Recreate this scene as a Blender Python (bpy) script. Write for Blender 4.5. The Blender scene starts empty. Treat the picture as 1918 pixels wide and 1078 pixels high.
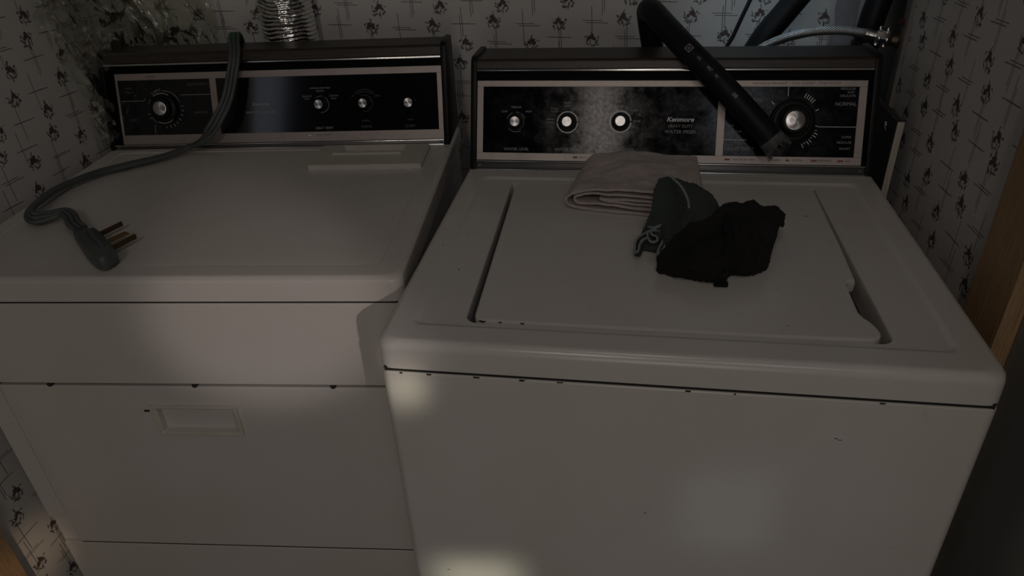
import bpy, bmesh, math, random
from mathutils import Vector, Matrix, noise
S = bpy.context.scene
C = bpy.context.collection
PI = math.pi
random.seed(7)

# ------------------------------------------------------------ camera, world, lights
cam_d = bpy.data.cameras.new('camera')
cam_d.sensor_width = 36.0
cam_d.lens = 1341.24 / 1918 * 36.0
cam_d.clip_start = 0.02
cam = bpy.data.objects.new('camera', cam_d)
C.objects.link(cam)
CAM = (0.30827, -0.69409, 1.42705)
yaw, pitch, roll = 0.1815776, 0.5435395, -0.0504122
_r = Vector((math.cos(yaw), math.sin(yaw), 0))
_f = Vector((-math.sin(yaw) * math.cos(pitch), math.cos(yaw) * math.cos(pitch), -math.sin(pitch)))
_u = _r.cross(_f)
_r2 = math.cos(roll) * _r + math.sin(roll) * _u
_u2 = -math.sin(roll) * _r + math.cos(roll) * _u
M = Matrix((( _r2.x, _u2.x, -_f.x, CAM[0]), (_r2.y, _u2.y, -_f.y, CAM[1]), (_r2.z, _u2.z, -_f.z, CAM[2]), (0, 0, 0, 1)))
cam.matrix_world = M
S.camera = cam

world = bpy.data.worlds.new('world')
S.world = world
world.use_nodes = True
bg = world.node_tree.nodes['Background']
bg.inputs[0].default_value = (0.80, 0.88, 1.0, 1)
bg.inputs[1].default_value = 0.005


def area(name, loc, target, sx, sy, power, col, spread=180):
    d = bpy.data.lights.new(name, 'AREA')
    d.shape = 'RECTANGLE'
    d.size, d.size_y = sx, sy
    d.energy = power
    d.color = col
    d.spread = math.radians(spread)
    o = bpy.data.objects.new(name, d)
    C.objects.link(o)
    o.location = loc
    o.rotation_euler = (Vector(target) - Vector(loc)).to_track_quat('-Z', 'Y').to_euler()
    return o


def spot(name, loc, target, power, col, angle, blend, radius):
    d = bpy.data.lights.new(name, 'SPOT')
    d.energy = power
    d.color = col
    d.spot_size = math.radians(angle)
    d.spot_blend = blend
    d.shadow_soft_size = radius
    o = bpy.data.objects.new(name, d)
    C.objects.link(o)
    o.location = loc
    o.rotation_euler = (Vector(target) - Vector(loc)).to_track_quat('-Z', 'Y').to_euler()
    return o


area('window_light', (0.13, -2.0, 2.35), (0.1, 0.3, 0.9), 0.20, 0.5, 3.4, (1.0, 0.88, 0.80))
area('left_window_light', (-1.60, -2.6, 2.0), (-0.3, 0.5, 1.0), 0.30, 0.8, 0.5, (0.80, 0.86, 1.0))
area('side_window_light', (0.95, -2.0, 2.4), (0.3, 0.4, 0.9), 0.4, 0.4, 1.5, (0.90, 0.94, 1.0))
area('lid_fill_light', (0.36, -0.55, 2.2), (0.32, 0.10, 0.9), 0.3, 0.3, 0.70, (1.0, 0.90, 0.84))  # unseen overhead fill, added to brighten the washer lid
area('doorway_light', (0.5, -2.8, 0.7), (-0.5, 0.2, 0.7), 0.9, 1.2, 4.4, (1.0, 0.91, 0.82))
area('blue_wall_fill', (0.58, 0.80, 2.2), (0.57, 0.94, 1.22), 0.2, 0.12, 0.20, (0.62, 0.84, 1.0), 26)  # added bluish fill for the right of the back wall, no opening above
spot('sun_patch', (1.85, -2.75, 2.02), (-0.20, 0.12, 0.87), 88.0, (1.0, 0.86, 0.86), 6.4, 0.75, 0.03)
area('low_sun_patch', (0.9, -2.6, 1.5), (0.103, 0.0, 0.425), 0.12, 0.16, 0.026, (1.0, 0.98, 0.76), 2.0)
area('upper_sun_patch', (0.9, -2.6, 1.9), (0.034, 0.0, 0.842), 0.030, 0.045, 0.0026, (1.0, 0.96, 0.74), 1.6)
area('window_reflection_fill', (0.9, -2.6, 1.9), (0.455, 0.0, 0.665), 0.12, 0.13, 0.0016, (0.86, 0.95, 1.0), 2.0)  # added beam, stands in for a window reflection on the washer front
spot('door_sun_patch', (0.9, -2.4, 0.9), (-0.80, 0.03, 0.33), 80.0, (1.0, 0.70, 0.46), 3.4, 0.6, 0.04)

S.view_settings.view_transform = 'Standard'
S.view_settings.look = 'None'
S.view_settings.exposure = 0.0
S.view_settings.gamma = 1.0
S.view_settings.use_curve_mapping = False


# ------------------------------------------------------------ node expression helper
class NT:
    def __init__(self, name):
        self.m = bpy.data.materials.new(name)
        self.m.use_nodes = True
        self.t = self.m.node_tree
        self.b = self.t.nodes['Principled BSDF']
        self.out = self.t.nodes['Material Output']

    def node(self, kind, **kw):
        n = self.t.nodes.new(kind)
        for k, v in kw.items():
            setattr(n, k, v)
        return n

    def link(self, a, b):
        self.t.links.new(a.s if isinstance(a, X) else a, b)

    def val(self, sock, v):
        if isinstance(v, X):
            self.t.links.new(v.s, sock)
        else:
            sock.default_value = v


class X:
    def __init__(self, nt, s):
        self.nt, self.s = nt, s

    def op(self, o, *a, clamp=False):
        n = self.nt.t.nodes.new('ShaderNodeMath')
        n.operation = o
        n.use_clamp = clamp
        self.nt.val(n.inputs[0], self)
        for i, q in enumerate(a):
            self.nt.val(n.inputs[i + 1], q)
        return X(self.nt, n.outputs[0])

    def __add__(s, o): return s.op('ADD', o)
    def __sub__(s, o): return s.op('SUBTRACT', o)
    def __mul__(s, o): return s.op('MULTIPLY', o)
    def __truediv__(s, o): return s.op('DIVIDE', o)
    def abs(s): return s.op('ABSOLUTE')
    def floor(s): return s.op('FLOOR')
    def mod(s, o): return s.op('FLOORED_MODULO', o)
    def max(s, o): return s.op('MAXIMUM', o)
    def min(s, o): return s.op('MINIMUM', o)

    def below(s, edge, soft):           # 1 where value < edge
        n = s.nt.t.nodes.new('ShaderNodeMapRange')
        s.nt.link(s, n.inputs[0])
        n.inputs[1].default_value = edge - soft
        n.inputs[2].default_value = edge + soft
        n.inputs[3].default_value = 1.0
        n.inputs[4].default_value = 0.0
        return X(s.nt, n.outputs[0])


def mixc(nt, fac, a, b):
    n = nt.node('ShaderNodeMix', data_type='RGBA')
    nt.val(n.inputs[0], fac)
    for i, q in ((6, a), (7, b)):
        if isinstance(q, X):
            nt.link(q, n.inputs[i])
        else:
            n.inputs[i].default_value = (*q, 1)
    return X(nt, n.outputs[2])


def noise_x(nt, vec, scale, detail=3, rough=.5):
    n = nt.node('ShaderNodeTexNoise')
    n.inputs['Scale'].default_value = scale
    n.inputs['Detail'].default_value = detail
    n.inputs['Roughness'].default_value = rough
    if vec is not None:
        nt.link(vec, n.inputs['Vector'])
    return X(nt, n.outputs[0])


def coords(nt, which='Object', scale=None):
    n = nt.node('ShaderNodeTexCoord')
    s = n.outputs[which]
    if scale:
        m = nt.node('ShaderNodeMapping')
        m.inputs['Scale'].default_value = scale
        nt.t.links.new(s, m.inputs[0])
        s = m.outputs[0]
    return s


def bump(nt, h, strength=.3, dist=.001):
    n = nt.node('ShaderNodeBump')
    n.inputs['Strength'].default_value = strength
    n.inputs['Distance'].default_value = dist
    nt.link(h, n.inputs['Height'])
    nt.t.links.new(n.outputs[0], nt.b.inputs['Normal'])


def ramp(nt, x, lo, hi, a=0.0, b=1.0):
    n = nt.node('ShaderNodeMapRange')
    nt.link(x, n.inputs[0])
    n.inputs[1].default_value, n.inputs[2].default_value = lo, hi
    n.inputs[3].default_value, n.inputs[4].default_value = a, b
    return X(nt, n.outputs[0])


def simple(name, col, rough=.5, metal=0.0, spec=.5, var=0.0, vscale=20, bumpn=None):
    nt = NT(name)
    b = nt.b
    b.inputs['Roughness'].default_value = rough
    b.inputs['Metallic'].default_value = metal
    b.inputs['Specular IOR Level'].default_value = spec
    if var:
        n = noise_x(nt, coords(nt), vscale, 4)
        c = mixc(nt, ramp(nt, n, .3, .7), tuple(q * (1 - var) for q in col), tuple(min(1, q * (1 + var)) for q in col))
        nt.link(c, b.inputs['Base Color'])
    else:
        b.inputs['Base Color'].default_value = (*col, 1)
    if bumpn:
        bump(nt, noise_x(nt, coords(nt), bumpn[0], 4), bumpn[1], bumpn[2])
    return nt.m


def enamel(name, col, dirt, rough=.17):
    nt = NT(name)
    co = coords(nt)
    big = noise_x(nt, co, 3.0, 4, .6)
    fine = noise_x(nt, co, 60.0, 5, .7)
    c1 = mixc(nt, ramp(nt, big, .35, .7), col, tuple(a * b for a, b in zip(col, (.93, .91, .87))))
    spots = ramp(nt, fine, .64, .74)
    c2 = mixc(nt, spots * dirt, c1, (.30, .26, .21))
    nt.link(c2, nt.b.inputs['Base Color'])
    nt.link(ramp(nt, noise_x(nt, co, 5.0, 3, .5), .25, .8, rough + .02, rough + .13), nt.b.inputs['Roughness'])
    bump(nt, noise_x(nt, co, 260.0, 2), .05, .0004)
    return nt.m


def woodm(name, dark, light, axis_scale, rough=.4, ns=14):
    nt = NT(name)
    co = coords(nt, 'Object', axis_scale)
    a = noise_x(nt, co, ns, 6, .65)
    c = mixc(nt, ramp(nt, a, .3, .7), dark, light)
    nt.link(c, nt.b.inputs['Base Color'])
    nt.b.inputs['Roughness'].default_value = rough
    bump(nt, a, .15, .001)
    return nt.m


def brushed(name, col, rough=.3):
    nt = NT(name)
    a = noise_x(nt, coords(nt, 'Object', (1.5, 90, 900)), 6, 4, .7)
    d = noise_x(nt, coords(nt), 25, 4, .6)
    c = mixc(nt, ramp(nt, a, .25, .75), tuple(q * .72 for q in col), col)
    c = mixc(nt, ramp(nt, d, .5, .8, 0, .35), c, tuple(q * .45 for q in col))
    nt.link(c, nt.b.inputs['Base Color'])
    nt.b.inputs['Metallic'].default_value = .85
    nt.link(ramp(nt, a, .2, .8, rough, rough + .15), nt.b.inputs['Roughness'])
    return nt.m


def wallpaper(name, shift=(0.0, 0.0)):
    nt = NT(name)
    sep = nt.node('ShaderNodeSeparateXYZ')
    dist = nt.node('ShaderNodeTexNoise')
    dist.inputs['Scale'].default_value = 130
    dist.inputs['Detail'].default_value = 1
    co = coords(nt)
    nt.t.links.new(co, dist.inputs['Vector'])
    nt.t.links.new(co, sep.inputs[0])
    dsep = nt.node('ShaderNodeSeparateXYZ')
    nt.t.links.new(dist.outputs['Color'], dsep.inputs[0])
    u0 = X(nt, sep.outputs[0]) + shift[0]
    v0 = X(nt, sep.outputs[2]) + shift[1]
    du = (X(nt, dsep.outputs[0]) - .5) * .010
    dv = (X(nt, dsep.outputs[1]) - .5) * .010
    PX, PZ = .140, .083

    def cell(ou, ov, jit):
        uu, vv = u0 / PX + ou, v0 / PZ + ov
        row = vv.floor()
        uu = uu + row * .41                       # each row drifts sideways
        col = uu.floor()
        cv = nt.node('ShaderNodeCombineXYZ')
        nt.link(col + ou * 17.0, cv.inputs[0])
        nt.link(row + ov * 31.0, cv.inputs[1])
        wn = nt.node('ShaderNodeTexWhiteNoise', noise_dimensions='2D')
        nt.t.links.new(cv.outputs[0], wn.inputs['Vector'])
        ws = nt.node('ShaderNodeSeparateXYZ')
        nt.t.links.new(wn.outputs['Color'], ws.inputs[0])
        r1, r2 = X(nt, ws.outputs[0]), X(nt, ws.outputs[1])
        cu = (uu - col - .5) * PX + (r1 - .5) * jit
        cvv = (vv - row - .5) * PZ + (r2 - .5) * jit
        return cu, cvv, r1, r2

    def ell(u, v, cx, cy, rx, ry, ang=0.0):
        a = u - cx
        b = v - cy
        ca, sa = math.cos(ang), math.sin(ang)
        p = (a * ca + b * sa) / rx
        q = (b * ca - a * sa) / ry
        return (p * p + q * q).below(1.0, .35)

    red = leaf = line = None
    mm = lambda a, b: b if a is None else a.max(b)
    for (ou, ov) in ((0.0, 0.0), (0.47, 0.5)):
        u, v, r1, r2 = cell(ou, ov, .012)
        flip = (r1 - .5).op('SIGN')
        u = u * flip * .84
        v = v * .84
        ud, vd = u + du, v + dv
        for e in ((-.001, .005, .0058, .005, .3), (.0045, .0008, .0042, .0038, 0), (-.006, .0, .0036, .003, .5)):
            red = mm(red, ell(ud, vd, *e))
        for e in ((.0, .0125, .0014, .0036, -.2), (.0095, -.003, .0058, .0017, .7), (-.0085, -.007, .0055, .0016, -1.0),
                  (.0065, -.0095, .0062, .0018, .1), (-.001, -.0085, .0013, .0070, .25), (.012, .004, .0028, .0014, 1.1), (-.011, .006, .0024, .0014, .5)):
            leaf = mm(leaf, ell(ud, vd, *e))
        # hatch lines midway between sprigs
        lu, lv, q1, q2 = cell(ou + .5, ov, .018)
        wob = (dist_x := noise_x(nt, co, 9.0, 1)) - .5
        lu2 = lu + wob * .004 + lv * .03
        lv2 = lv + wob * .004 + lu * .04
        tw = q1.below(.6, .01) * .0042
        h1 = lv2.abs().below(.00075, .0004) * (lu - .004).abs().below(.024, .001)
        h2 = (lv2 - tw - .0004).abs().below(.0007, .0004) * (lu + .006).abs().below(.021, .001)
        tv = q2.below(.7, .01) * .0046
        g1 = (lu2 + q2 * .018 - .006).abs().below(.00075, .0004) * (lv - .004).abs().below(.031, .001)
        g2 = (lu2 + q2 * .018 - .006 + tv).abs().below(.0007, .0004) * (lv + .007).abs().below(.027, .001)
        for h in (h1, h2, g1, g2):
            line = mm(line, h)
    blotch = noise_x(nt, co, 4.0, 4, .6)
    base = mixc(nt, ramp(nt, blotch, .3, .75), (.65, .64, .615), (.57, .56, .53))
    c = mixc(nt, line * .88, base, (.045, .045, .05))
    c = mixc(nt, leaf * .88, c, (.05, .058, .055))
    c = mixc(nt, red * .93, c, (.055, .022, .024))
    nt.link(c, nt.b.inputs['Base Color'])
    nt.b.inputs['Roughness'].default_value = .62
    bump(nt, noise_x(nt, co, 320.0, 2), .12, .0005)
    return nt.m


def terry(name, col, var=.25, scale=420, rough=.95, dist=.0012):
    nt = NT(name)
    co = coords(nt)
    n1 = noise_x(nt, co, scale, 3, .7)
    n2 = noise_x(nt, co, 18, 3, .6)
    c = mixc(nt, ramp(nt, n1, .3, .7), tuple(q * (1 - var) for q in col), tuple(q * (1 + var) for q in col))
    c = mixc(nt, ramp(nt, n2, .35, .75, 0, .4), c, tuple(q * .6 for q in col))
    nt.link(c, nt.b.inputs['Base Color'])
    nt.b.inputs['Roughness'].default_value = rough
    nt.b.inputs['Specular IOR Level'].default_value = .15
    nt.b.inputs['Sheen Weight'].default_value = .04
    bump(nt, n1, 1.0, dist * 1.6)
    return nt.m


def cap_metal():
    nt = NT('spun_aluminium')
    tc = nt.node('ShaderNodeTexCoord')
    sp = nt.node('ShaderNodeSeparateXYZ')
    nt.t.links.new(tc.outputs['Object'], sp.inputs[0])
    x, y = X(nt, sp.outputs[0]), X(nt, sp.outputs[1])
    r = (x * x + y * y).op('SQRT')
    cv = nt.node('ShaderNodeCombineXYZ')
    nt.link(r * 4000.0, cv.inputs[0])
    n = noise_x(nt, cv.outputs[0], 1.0, 2)
    tg = nt.node('ShaderNodeTangent', direction_type='RADIAL', axis='Z')
    b = nt.b
    nt.t.links.new(tg.outputs[0], b.inputs['Tangent'])
    b.inputs['Metallic'].default_value = 1
    b.inputs['Anisotropic'].default_value = .85
    nt.link(mixc(nt, n, (.62, .61, .60), (.82, .81, .80)), b.inputs['Base Color'])
    b.inputs['Roughness'].default_value = .34
    return nt.m


def film():
    nt = NT('clear_plastic_film')
    nt.t.nodes.remove(nt.b)
    tr = nt.node('ShaderNodeBsdfTransparent')
    tr.inputs[0].default_value = (.80, .81, .74, 1)
    gl = nt.node('ShaderNodeBsdfGlossy')
    gl.inputs['Color'].default_value = (.9, .9, .85, 1)
    gl.inputs['Roughness'].default_value = .10
    df = nt.node('ShaderNodeBsdfTranslucent')
    df.inputs['Color'].default_value = (.6, .6, .52, 1)
    d2 = nt.node('ShaderNodeBsdfDiffuse')
    d2.inputs['Color'].default_value = (.55, .55, .47, 1)
    m0 = nt.node('ShaderNodeMixShader')
    m0.inputs[0].default_value = .5
    nt.t.links.new(df.outputs[0], m0.inputs[1])
    nt.t.links.new(d2.outputs[0], m0.inputs[2])
    m1 = nt.node('ShaderNodeMixShader')
    m1.inputs[0].default_value = .12
    nt.t.links.new(tr.outputs[0], m1.inputs[1])
    nt.t.links.new(m0.outputs[0], m1.inputs[2])
    m2 = nt.node('ShaderNodeMixShader')
    fr = nt.node('ShaderNodeFresnel')
    fr.inputs[0].default_value = 1.6
    nt.link(X(nt, fr.outputs[0]) * .9, m2.inputs[0])
    nt.t.links.new(m1.outputs[0], m2.inputs[1])
    nt.t.links.new(gl.outputs[0], m2.inputs[2])
    h = noise_x(nt, coords(nt), 40, 5, .7)
    bp = nt.node('ShaderNodeBump')
    bp.inputs['Strength'].default_value = .55
    bp.inputs['Distance'].default_value = .006
    nt.link(h, bp.inputs['Height'])
    nt.t.links.new(bp.outputs[0], gl.inputs['Normal'])
    nt.t.links.new(m2.outputs[0], nt.out.inputs[0])
    return nt.m


def braid():
    nt = NT('braided_steel')
    uv = nt.node('ShaderNodeUVMap')
    sp = nt.node('ShaderNodeSeparateXYZ')
    nt.t.links.new(uv.outputs[0], sp.inputs[0])
    u, v = X(nt, sp.outputs[0]), X(nt, sp.outputs[1])
    a = (u * 12.0 + v * 330.0).op('SINE')
    b = (u * 12.0 - v * 330.0).op('SINE')
    h = a.max(b)
    c = mixc(nt, ramp(nt, h, .3, .95), (.04, .04, .045), (.75, .75, .76))
    nt.link(c, nt.b.inputs['Base Color'])
    nt.link(ramp(nt, h, .2, .8), nt.b.inputs['Metallic'])
    nt.b.inputs['Roughness'].default_value = .32
    bump(nt, h, .6, .0008)
    return nt.m


def glass_panel():
    nt = NT('black_panel_glass')
    co = coords(nt)
    n = noise_x(nt, co, 30, 6, .72)
    n2 = noise_x(nt, co, 7, 2, .5)
    n3 = noise_x(nt, co, 160, 4, .75)
    d = ramp(nt, n, .42, .75) * ramp(nt, n2, .4, .65)
    c = mixc(nt, d * .05, (.004, .004, .005), (.35, .36, .38))
    nt.link(c, nt.b.inputs['Base Color'])
    nt.link(ramp(nt, n, .35, .75, .08, .22), nt.b.inputs['Roughness'])
    nt.link(ramp(nt, n, .3, .7, .05, .24) * ramp(nt, n3, .3, .7, .45, 1.3), nt.b.inputs['Specular IOR Level'])
    return nt.m


MAT = {
    'white': enamel('white_enamel', (.66, .635, .60), .35),
    'white2': enamel('dryer_enamel', (.64, .61, .575), .25, .2),
    'gap': simple('seam_shade_paint', (.02, .018, .015), .9),  # near-black, paints the shade inside the open seams
    'panel': glass_panel(),
    'panel2': simple('clean_black_glass', (.006, .006, .007), .1),
    'frame': brushed('brushed_frame', (.52, .455, .42), .42),
    'chrome': simple('bright_trim', (.72, .71, .69), .22, 1.0),
    'darktrim': brushed('dark_trim', (.16, .155, .15), .35),
    'black': simple('black_plastic', (.008, .008, .008), .4, spec=.2, var=.2),
    'blackm': simple('black_band', (.003, .003, .003), .5, spec=.05),
    'wood': woodm('walnut_vinyl', (.014, .010, .007), (.050, .038, .028), (1.2, 30, 30), .42),
    'cap': cap_metal(),
    'ring': simple('white_print', (.75, .75, .74), .5),
    'print': simple('grey_print', (.34, .34, .34), .5),
    'printdim': simple('dim_grey_print', (.12, .12, .12), .5),
    'printdark': simple('dark_print', (.07, .05, .045), .5),
    'printred': simple('red_print', (.25, .05, .04), .5),
    'hose': simple('black_rubber', (.008, .009, .011), .5, spec=.22, var=.3, bumpn=(60, .2, .001)),
    'hosecut': simple('cut_hose_rubber', (.10, .10, .095), .7, var=.5, vscale=80, bumpn=(90, .8, .004)),
    'foil': simple('aluminium_foil', (.80, .79, .77), .2, 1.0, bumpn=(45, .7, .006)),
    'cord': simple('grey_green_cord', (.075, .09, .085), .5, var=.15),
    'cordtip': simple('green_cord_bend', (.03, .10, .06), .5, var=.3),
    'brass': simple('brass', (.34, .21, .07), .45, .8, var=.2),
    'brassdark': simple('tarnished_brass', (.12, .08, .04), .5, .8, var=.3),
    'film': film(),
    'braid': braid(),
    'casing': woodm('stained_casing_wood', (.20, .12, .06), (.50, .33, .17), (60, 60, 1.6), .5),
    'ply': woodm('plywood_edge', (.42, .38, .33), (.56, .51, .44), (20, 20, 2), .8),
    'board': woodm('painted_board', (.035, .036, .036), (.07, .072, .07), (4, 10, 2), .7),
    'green': terry('dark_green_terry', (.062, .078, .073)),
    'greenedge': terry('pale_overlock_thread', (.30, .35, .32)),
    'blackcloth': terry('black_terry', (.017, .0165, .0155), dist=.0015),
    'blackedge': terry('black_hem', (.009, .0085, .008)),
    'beige': terry('taupe_terry', (.56, .485, .44), .22),
    'cover': simple('almond_plastic', (.60, .57, .49), .35, var=.06),
    'wp_back': wallpaper('sprig_wallpaper_back', (.02, .01)),
    'wp_left': wallpaper('sprig_wallpaper_left', (.05, .03)),
    'wp_right': wallpaper('sprig_wallpaper_right', (.01, .0)),
    'plaster': simple('bare_plasterboard', (.30, .30, .31), .9, var=.15, vscale=30, bumpn=(80, .3, .001)),
    'plaster2': simple('pale_paint', (.55, .56, .58), .7, var=.06),
    'cavity': simple('dark_cavity', (.13, .14, .125), .8, var=.3, vscale=8),
    'cornerstrip': simple('grey_corner_strip', (.20, .19, .175), .6, var=.15),
    'floor': simple('vinyl_floor', (.20, .16, .12), .5, var=.2, vscale=12),
    'ceil': simple('ceiling_paint', (.5, .49, .47), .9),
    'doorp': simple('green_grey_door', (.22, .235, .225), .5, var=.10, vscale=5),
    'redv': simple('red_handle', (.07, .012, .010), .6),
    'valve': simple('old_brass_valve', (.16, .12, .08), .4, .9, var=.3),
    'chip': simple('rust_chip', (.035, .022, .015), .9),
    'rubber': simple('dark_bumper', (.02, .02, .02), .8),
    'wellshade': simple('well_shade_paint', (.05, .048, .045), .6),  # dark colour stands in for the shade down in the lid well
    'screw': simple('screw_head', (.18, .18, .17), .35, .9),
}


# ------------------------------------------------------------ mesh helpers
def finish(name, bm, mat, parent=None, smooth=True, ang=35, loc=None, mods=()):
    me = bpy.data.meshes.new(name)
    bmesh.ops.recalc_face_normals(bm, faces=bm.faces)
    for f in bm.faces:
        f.smooth = smooth
    a = math.radians(ang)
    for e in bm.edges:
        if len(e.link_faces) == 2:
            e.smooth = e.calc_face_angle(0) < a
    bm.to_mesh(me)
    bm.free()
    me.materials.append(MAT[mat] if isinstance(mat, str) else mat)
    o = bpy.data.objects.new(name, me)
    C.objects.link(o)
    if mat in ('white', 'white2', 'cover', 'wood'):
        w_ = o.modifiers.new('weighted', 'WEIGHTED_NORMAL')
        w_.keep_sharp = True
        w_.weight = 80
    if parent:
        o.parent = parent
    if loc is not None:
        o.location = loc
    return o


def tag(o, label, cat, group=None, kind=None):
    o['label'] = label
    o['category'] = cat
    if group: o['group'] = group
    if kind: o['kind'] = kind
    return o


def empty(name, loc=(0, 0, 0), rz=0):
    o = bpy.data.objects.new(name, None)
    o.empty_display_size = .1
    C.objects.link(o)
    o.location = loc
    o.rotation_euler = (0, 0, rz)
    return o


def add_box(bm, p0, p1, bev=0.0, seg=2, T=None):
    b2 = bmesh.new()
    bmesh.ops.create_cube(b2, size=1)
    c = [(a + b) / 2 for a, b in zip(p0, p1)]
    s = [abs(b - a) for a, b in zip(p0, p1)]
    for v in b2.verts:
        v.co = Vector((v.co.x * s[0] + c[0], v.co.y * s[1] + c[1], v.co.z * s[2] + c[2]))
    if bev:
        bmesh.ops.bevel(b2, geom=b2.edges[:], offset=min(bev, min(s) * .45), segments=seg, profile=.5, affect='EDGES')
    if T:
        bmesh.ops.transform(b2, matrix=T, verts=b2.verts)
    join(bm, b2)
    return bm


def join(bm, b2):
    me = bpy.data.meshes.new('tmp')
    b2.to_mesh(me)
    b2.free()
    bm.from_mesh(me)
    bpy.data.meshes.remove(me)


def box(name, p0, p1, mat, parent=None, bev=0.0, seg=2, T=None):
    bm = bmesh.new()
    add_box(bm, p0, p1, bev, seg, T)
    return finish(name, bm, mat, parent)


def catmull(pts, n, closed=False):
    P = [Vector(p) for p in pts]
    out = []
    N = len(P)
    rng = N if closed else N - 1
    for i in range(rng):
        if closed:
            a, b, c, d = P[(i - 1) % N], P[i], P[(i + 1) % N], P[(i + 2) % N]
        else:
            a, b, c, d = P[max(i - 1, 0)], P[i], P[i + 1], P[min(i + 2, N - 1)]
        for k in range(n):
            t = k / n
            out.append(.5 * ((2 * b) + (c - a) * t + (2 * a - 5 * b + 4 * c - d) * t * t + (3 * b - a - 3 * c + d) * t ** 3))
    if not closed:
        out.append(P[-1].copy())
    return out


def add_loft(bm, rings, closed=True, cap0=False, cap1=False, uv=False):
    V = [[bm.verts.new(p) for p in r] for r in rings]
    n = len(V[0])
    fs = []
    lay = bm.loops.layers.uv.verify() if uv else None
    for i in range(len(V) - 1):
        for j in range(n if closed else n - 1):
            k = (j + 1) % n
            f = bm.faces.new((V[i][j], V[i][k], V[i + 1][k], V[i + 1][j]))
            if uv:
                for l, (a, b) in zip(f.loops, ((j, i), (j + 1, i), (j + 1, i + 1), (j, i + 1))):
                    l[lay].uv = (a / n * 2 * PI / 12 * 12 / (2 * PI) * 6.2832, b * uv)
    if cap0: bm.faces.new(V[0][::-1])
    if cap1: bm.faces.new(V[-1])
    return V


def sweep(bm, path, prof, side=None, caps=True, uv=False, scale=None):
    """prof(j) list of 2D points; side: function/vec giving width direction"""
    P = [Vector(p) for p in path]
    rings = []
    prev = None
    for i, p in enumerate(P):
        t = (P[min(i + 1, len(P) - 1)] - P[max(i - 1, 0)]).normalized()
        if side is None:
            if prev is None:
                s = t.orthogonal().normalized()
            else:
                s = (prev - t * prev.dot(t)).normalized()
            prev = s
        else:
            s = side(i, t)
            s = (s - t * s.dot(t)).normalized()
        n = t.cross(s)
        k = scale(i / (len(P) - 1)) if scale else 1
        rings.append([p + s * a * k + n * b * k for a, b in prof])
    add_loft(bm, rings, True, caps, caps, uv)


def circ(r, n=16):
    return [(r * math.cos(2 * PI * k / n), r * math.sin(2 * PI * k / n)) for k in range(n)]


def tube(name, path, r, mat, parent=None, n=16, sub=6, uv=False, scale=None, closed=False):
    bm = bmesh.new()
    sweep(bm, catmull(path, sub), circ(r, n), uv=uv, scale=scale)
    return finish(name, bm, mat, parent, ang=60)


def add_lathe(bm, prof, n=40, T=None):
    b2 = bmesh.new()
    rings = [[Vector((r * math.cos(2 * PI * k / n), r * math.sin(2 * PI * k / n), z)) for k in range(n)] for r, z in prof]
    add_loft(b2, rings, True, True, True)
    if T: bmesh.ops.transform(b2, matrix=T, verts=b2.verts)
    join(bm, b2)


def rrect(x0, x1, y0, y1, r, z, n=6):
    pts = []
    for cx, cy, a0 in ((x1 - r, y1 - r, 0), (x0 + r, y1 - r, PI / 2), (x0 + r, y0 + r, PI), (x1 - r, y0 + r, 3 * PI / 2)):
        for k in range(n + 1):
            a = a0 + PI / 2 * k / n
            pts.append(Vector((cx + r * math.cos(a), cy + r * math.sin(a), z)))
    return pts


def text_bm(bm, s, T, size, align='CENTER', bold=0.0, shear=0.0, sx=1.0):
    cu = bpy.data.curves.new('t', 'FONT')
    cu.body = s
    cu.size = size
    cu.align_x = align
    cu.align_y = 'CENTER'
    cu.extrude = .0001
    cu.offset = bold
    cu.shear = shear
    cu.resolution_u = 3
    o = bpy.data.objects.new('t', cu)
    C.objects.link(o)
    dg = bpy.context.evaluated_depsgraph_get()
    me = bpy.data.meshes.new_from_object(o.evaluated_get(dg))
    me.transform(Matrix.Scale(sx, 4, (1, 0, 0)))
    me.transform(T)
    bm.from_mesh(me)
    bpy.data.objects.remove(o)
    bpy.data.curves.remove(cu)
    bpy.data.meshes.remove(me)


# ------------------------------------------------------------ the setting
WA = .06                                             # the back wall runs slightly askew


def slab(name, T, p0, p1, mat, kind='structure'):
    bm = bmesh.new()
    add_box(bm, p0, p1)
    o = finish(name, bm, mat, smooth=False)
    o.matrix_world = T
    o['kind'] = kind
    return o


TB = Matrix.Translation((-.42, .905, 0)) @ Matrix.Rotation(WA, 4, 'Z')
slab('wall_back', TB, (-.55, 0, 0), (1.135, .1, 2.3), 'wp_back')
# torn wallpaper edge and bare plasterboard beside the plumbing cavity
slab('wall_back_strip', TB, (1.135, .004, 0), (1.19, .1, 2.3), 'plaster')
slab('wall_back_paint', TB, (1.19, .004, 0), (1.22, .1, 2.3), 'plaster2')
slab('wall_back_cavity', TB, (1.22, .03, 0), (1.5, .13, 2.3), 'cavity')
bm = bmesh.new()
path = [(1.137 + .003 * math.sin(z * 31) + .002 * math.sin(z * 83), -.004 - .002 * math.sin(z * 47), z) for z in [i * .02 for i in range(40, 116)]]
sweep(bm, path, [(-.006, 0), (.0, .0035), (.005, .001), (.0, -.001)], side=lambda i, t: Vector((1, .25, 0)))
o = finish('trim_1', bm, 'plaster2')
o.matrix_world = TB
o['kind'] = 'structure'
o['label'] = 'curled torn edge of the wallpaper beside the pipes'
TL = Matrix.Translation((-.824, .881, 0)) @ Matrix.Rotation(WA + PI / 2, 4, 'Z')
slab('wall_left', TL, (-.88, 0, 0), (.06, .1, 2.3), 'wp_left')
slab('trim_2', TL, (-.99, -.016, 0), (-.878, .1, 2.1), 'casing')
TR = Matrix.Translation((.79, .225, 0)) @ Matrix.Rotation(PI / 2, 4, 'Z')
slab('wall_right', TR, (0, -.1, 0), (.50, 0, 2.3), 'wp_right')
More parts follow.
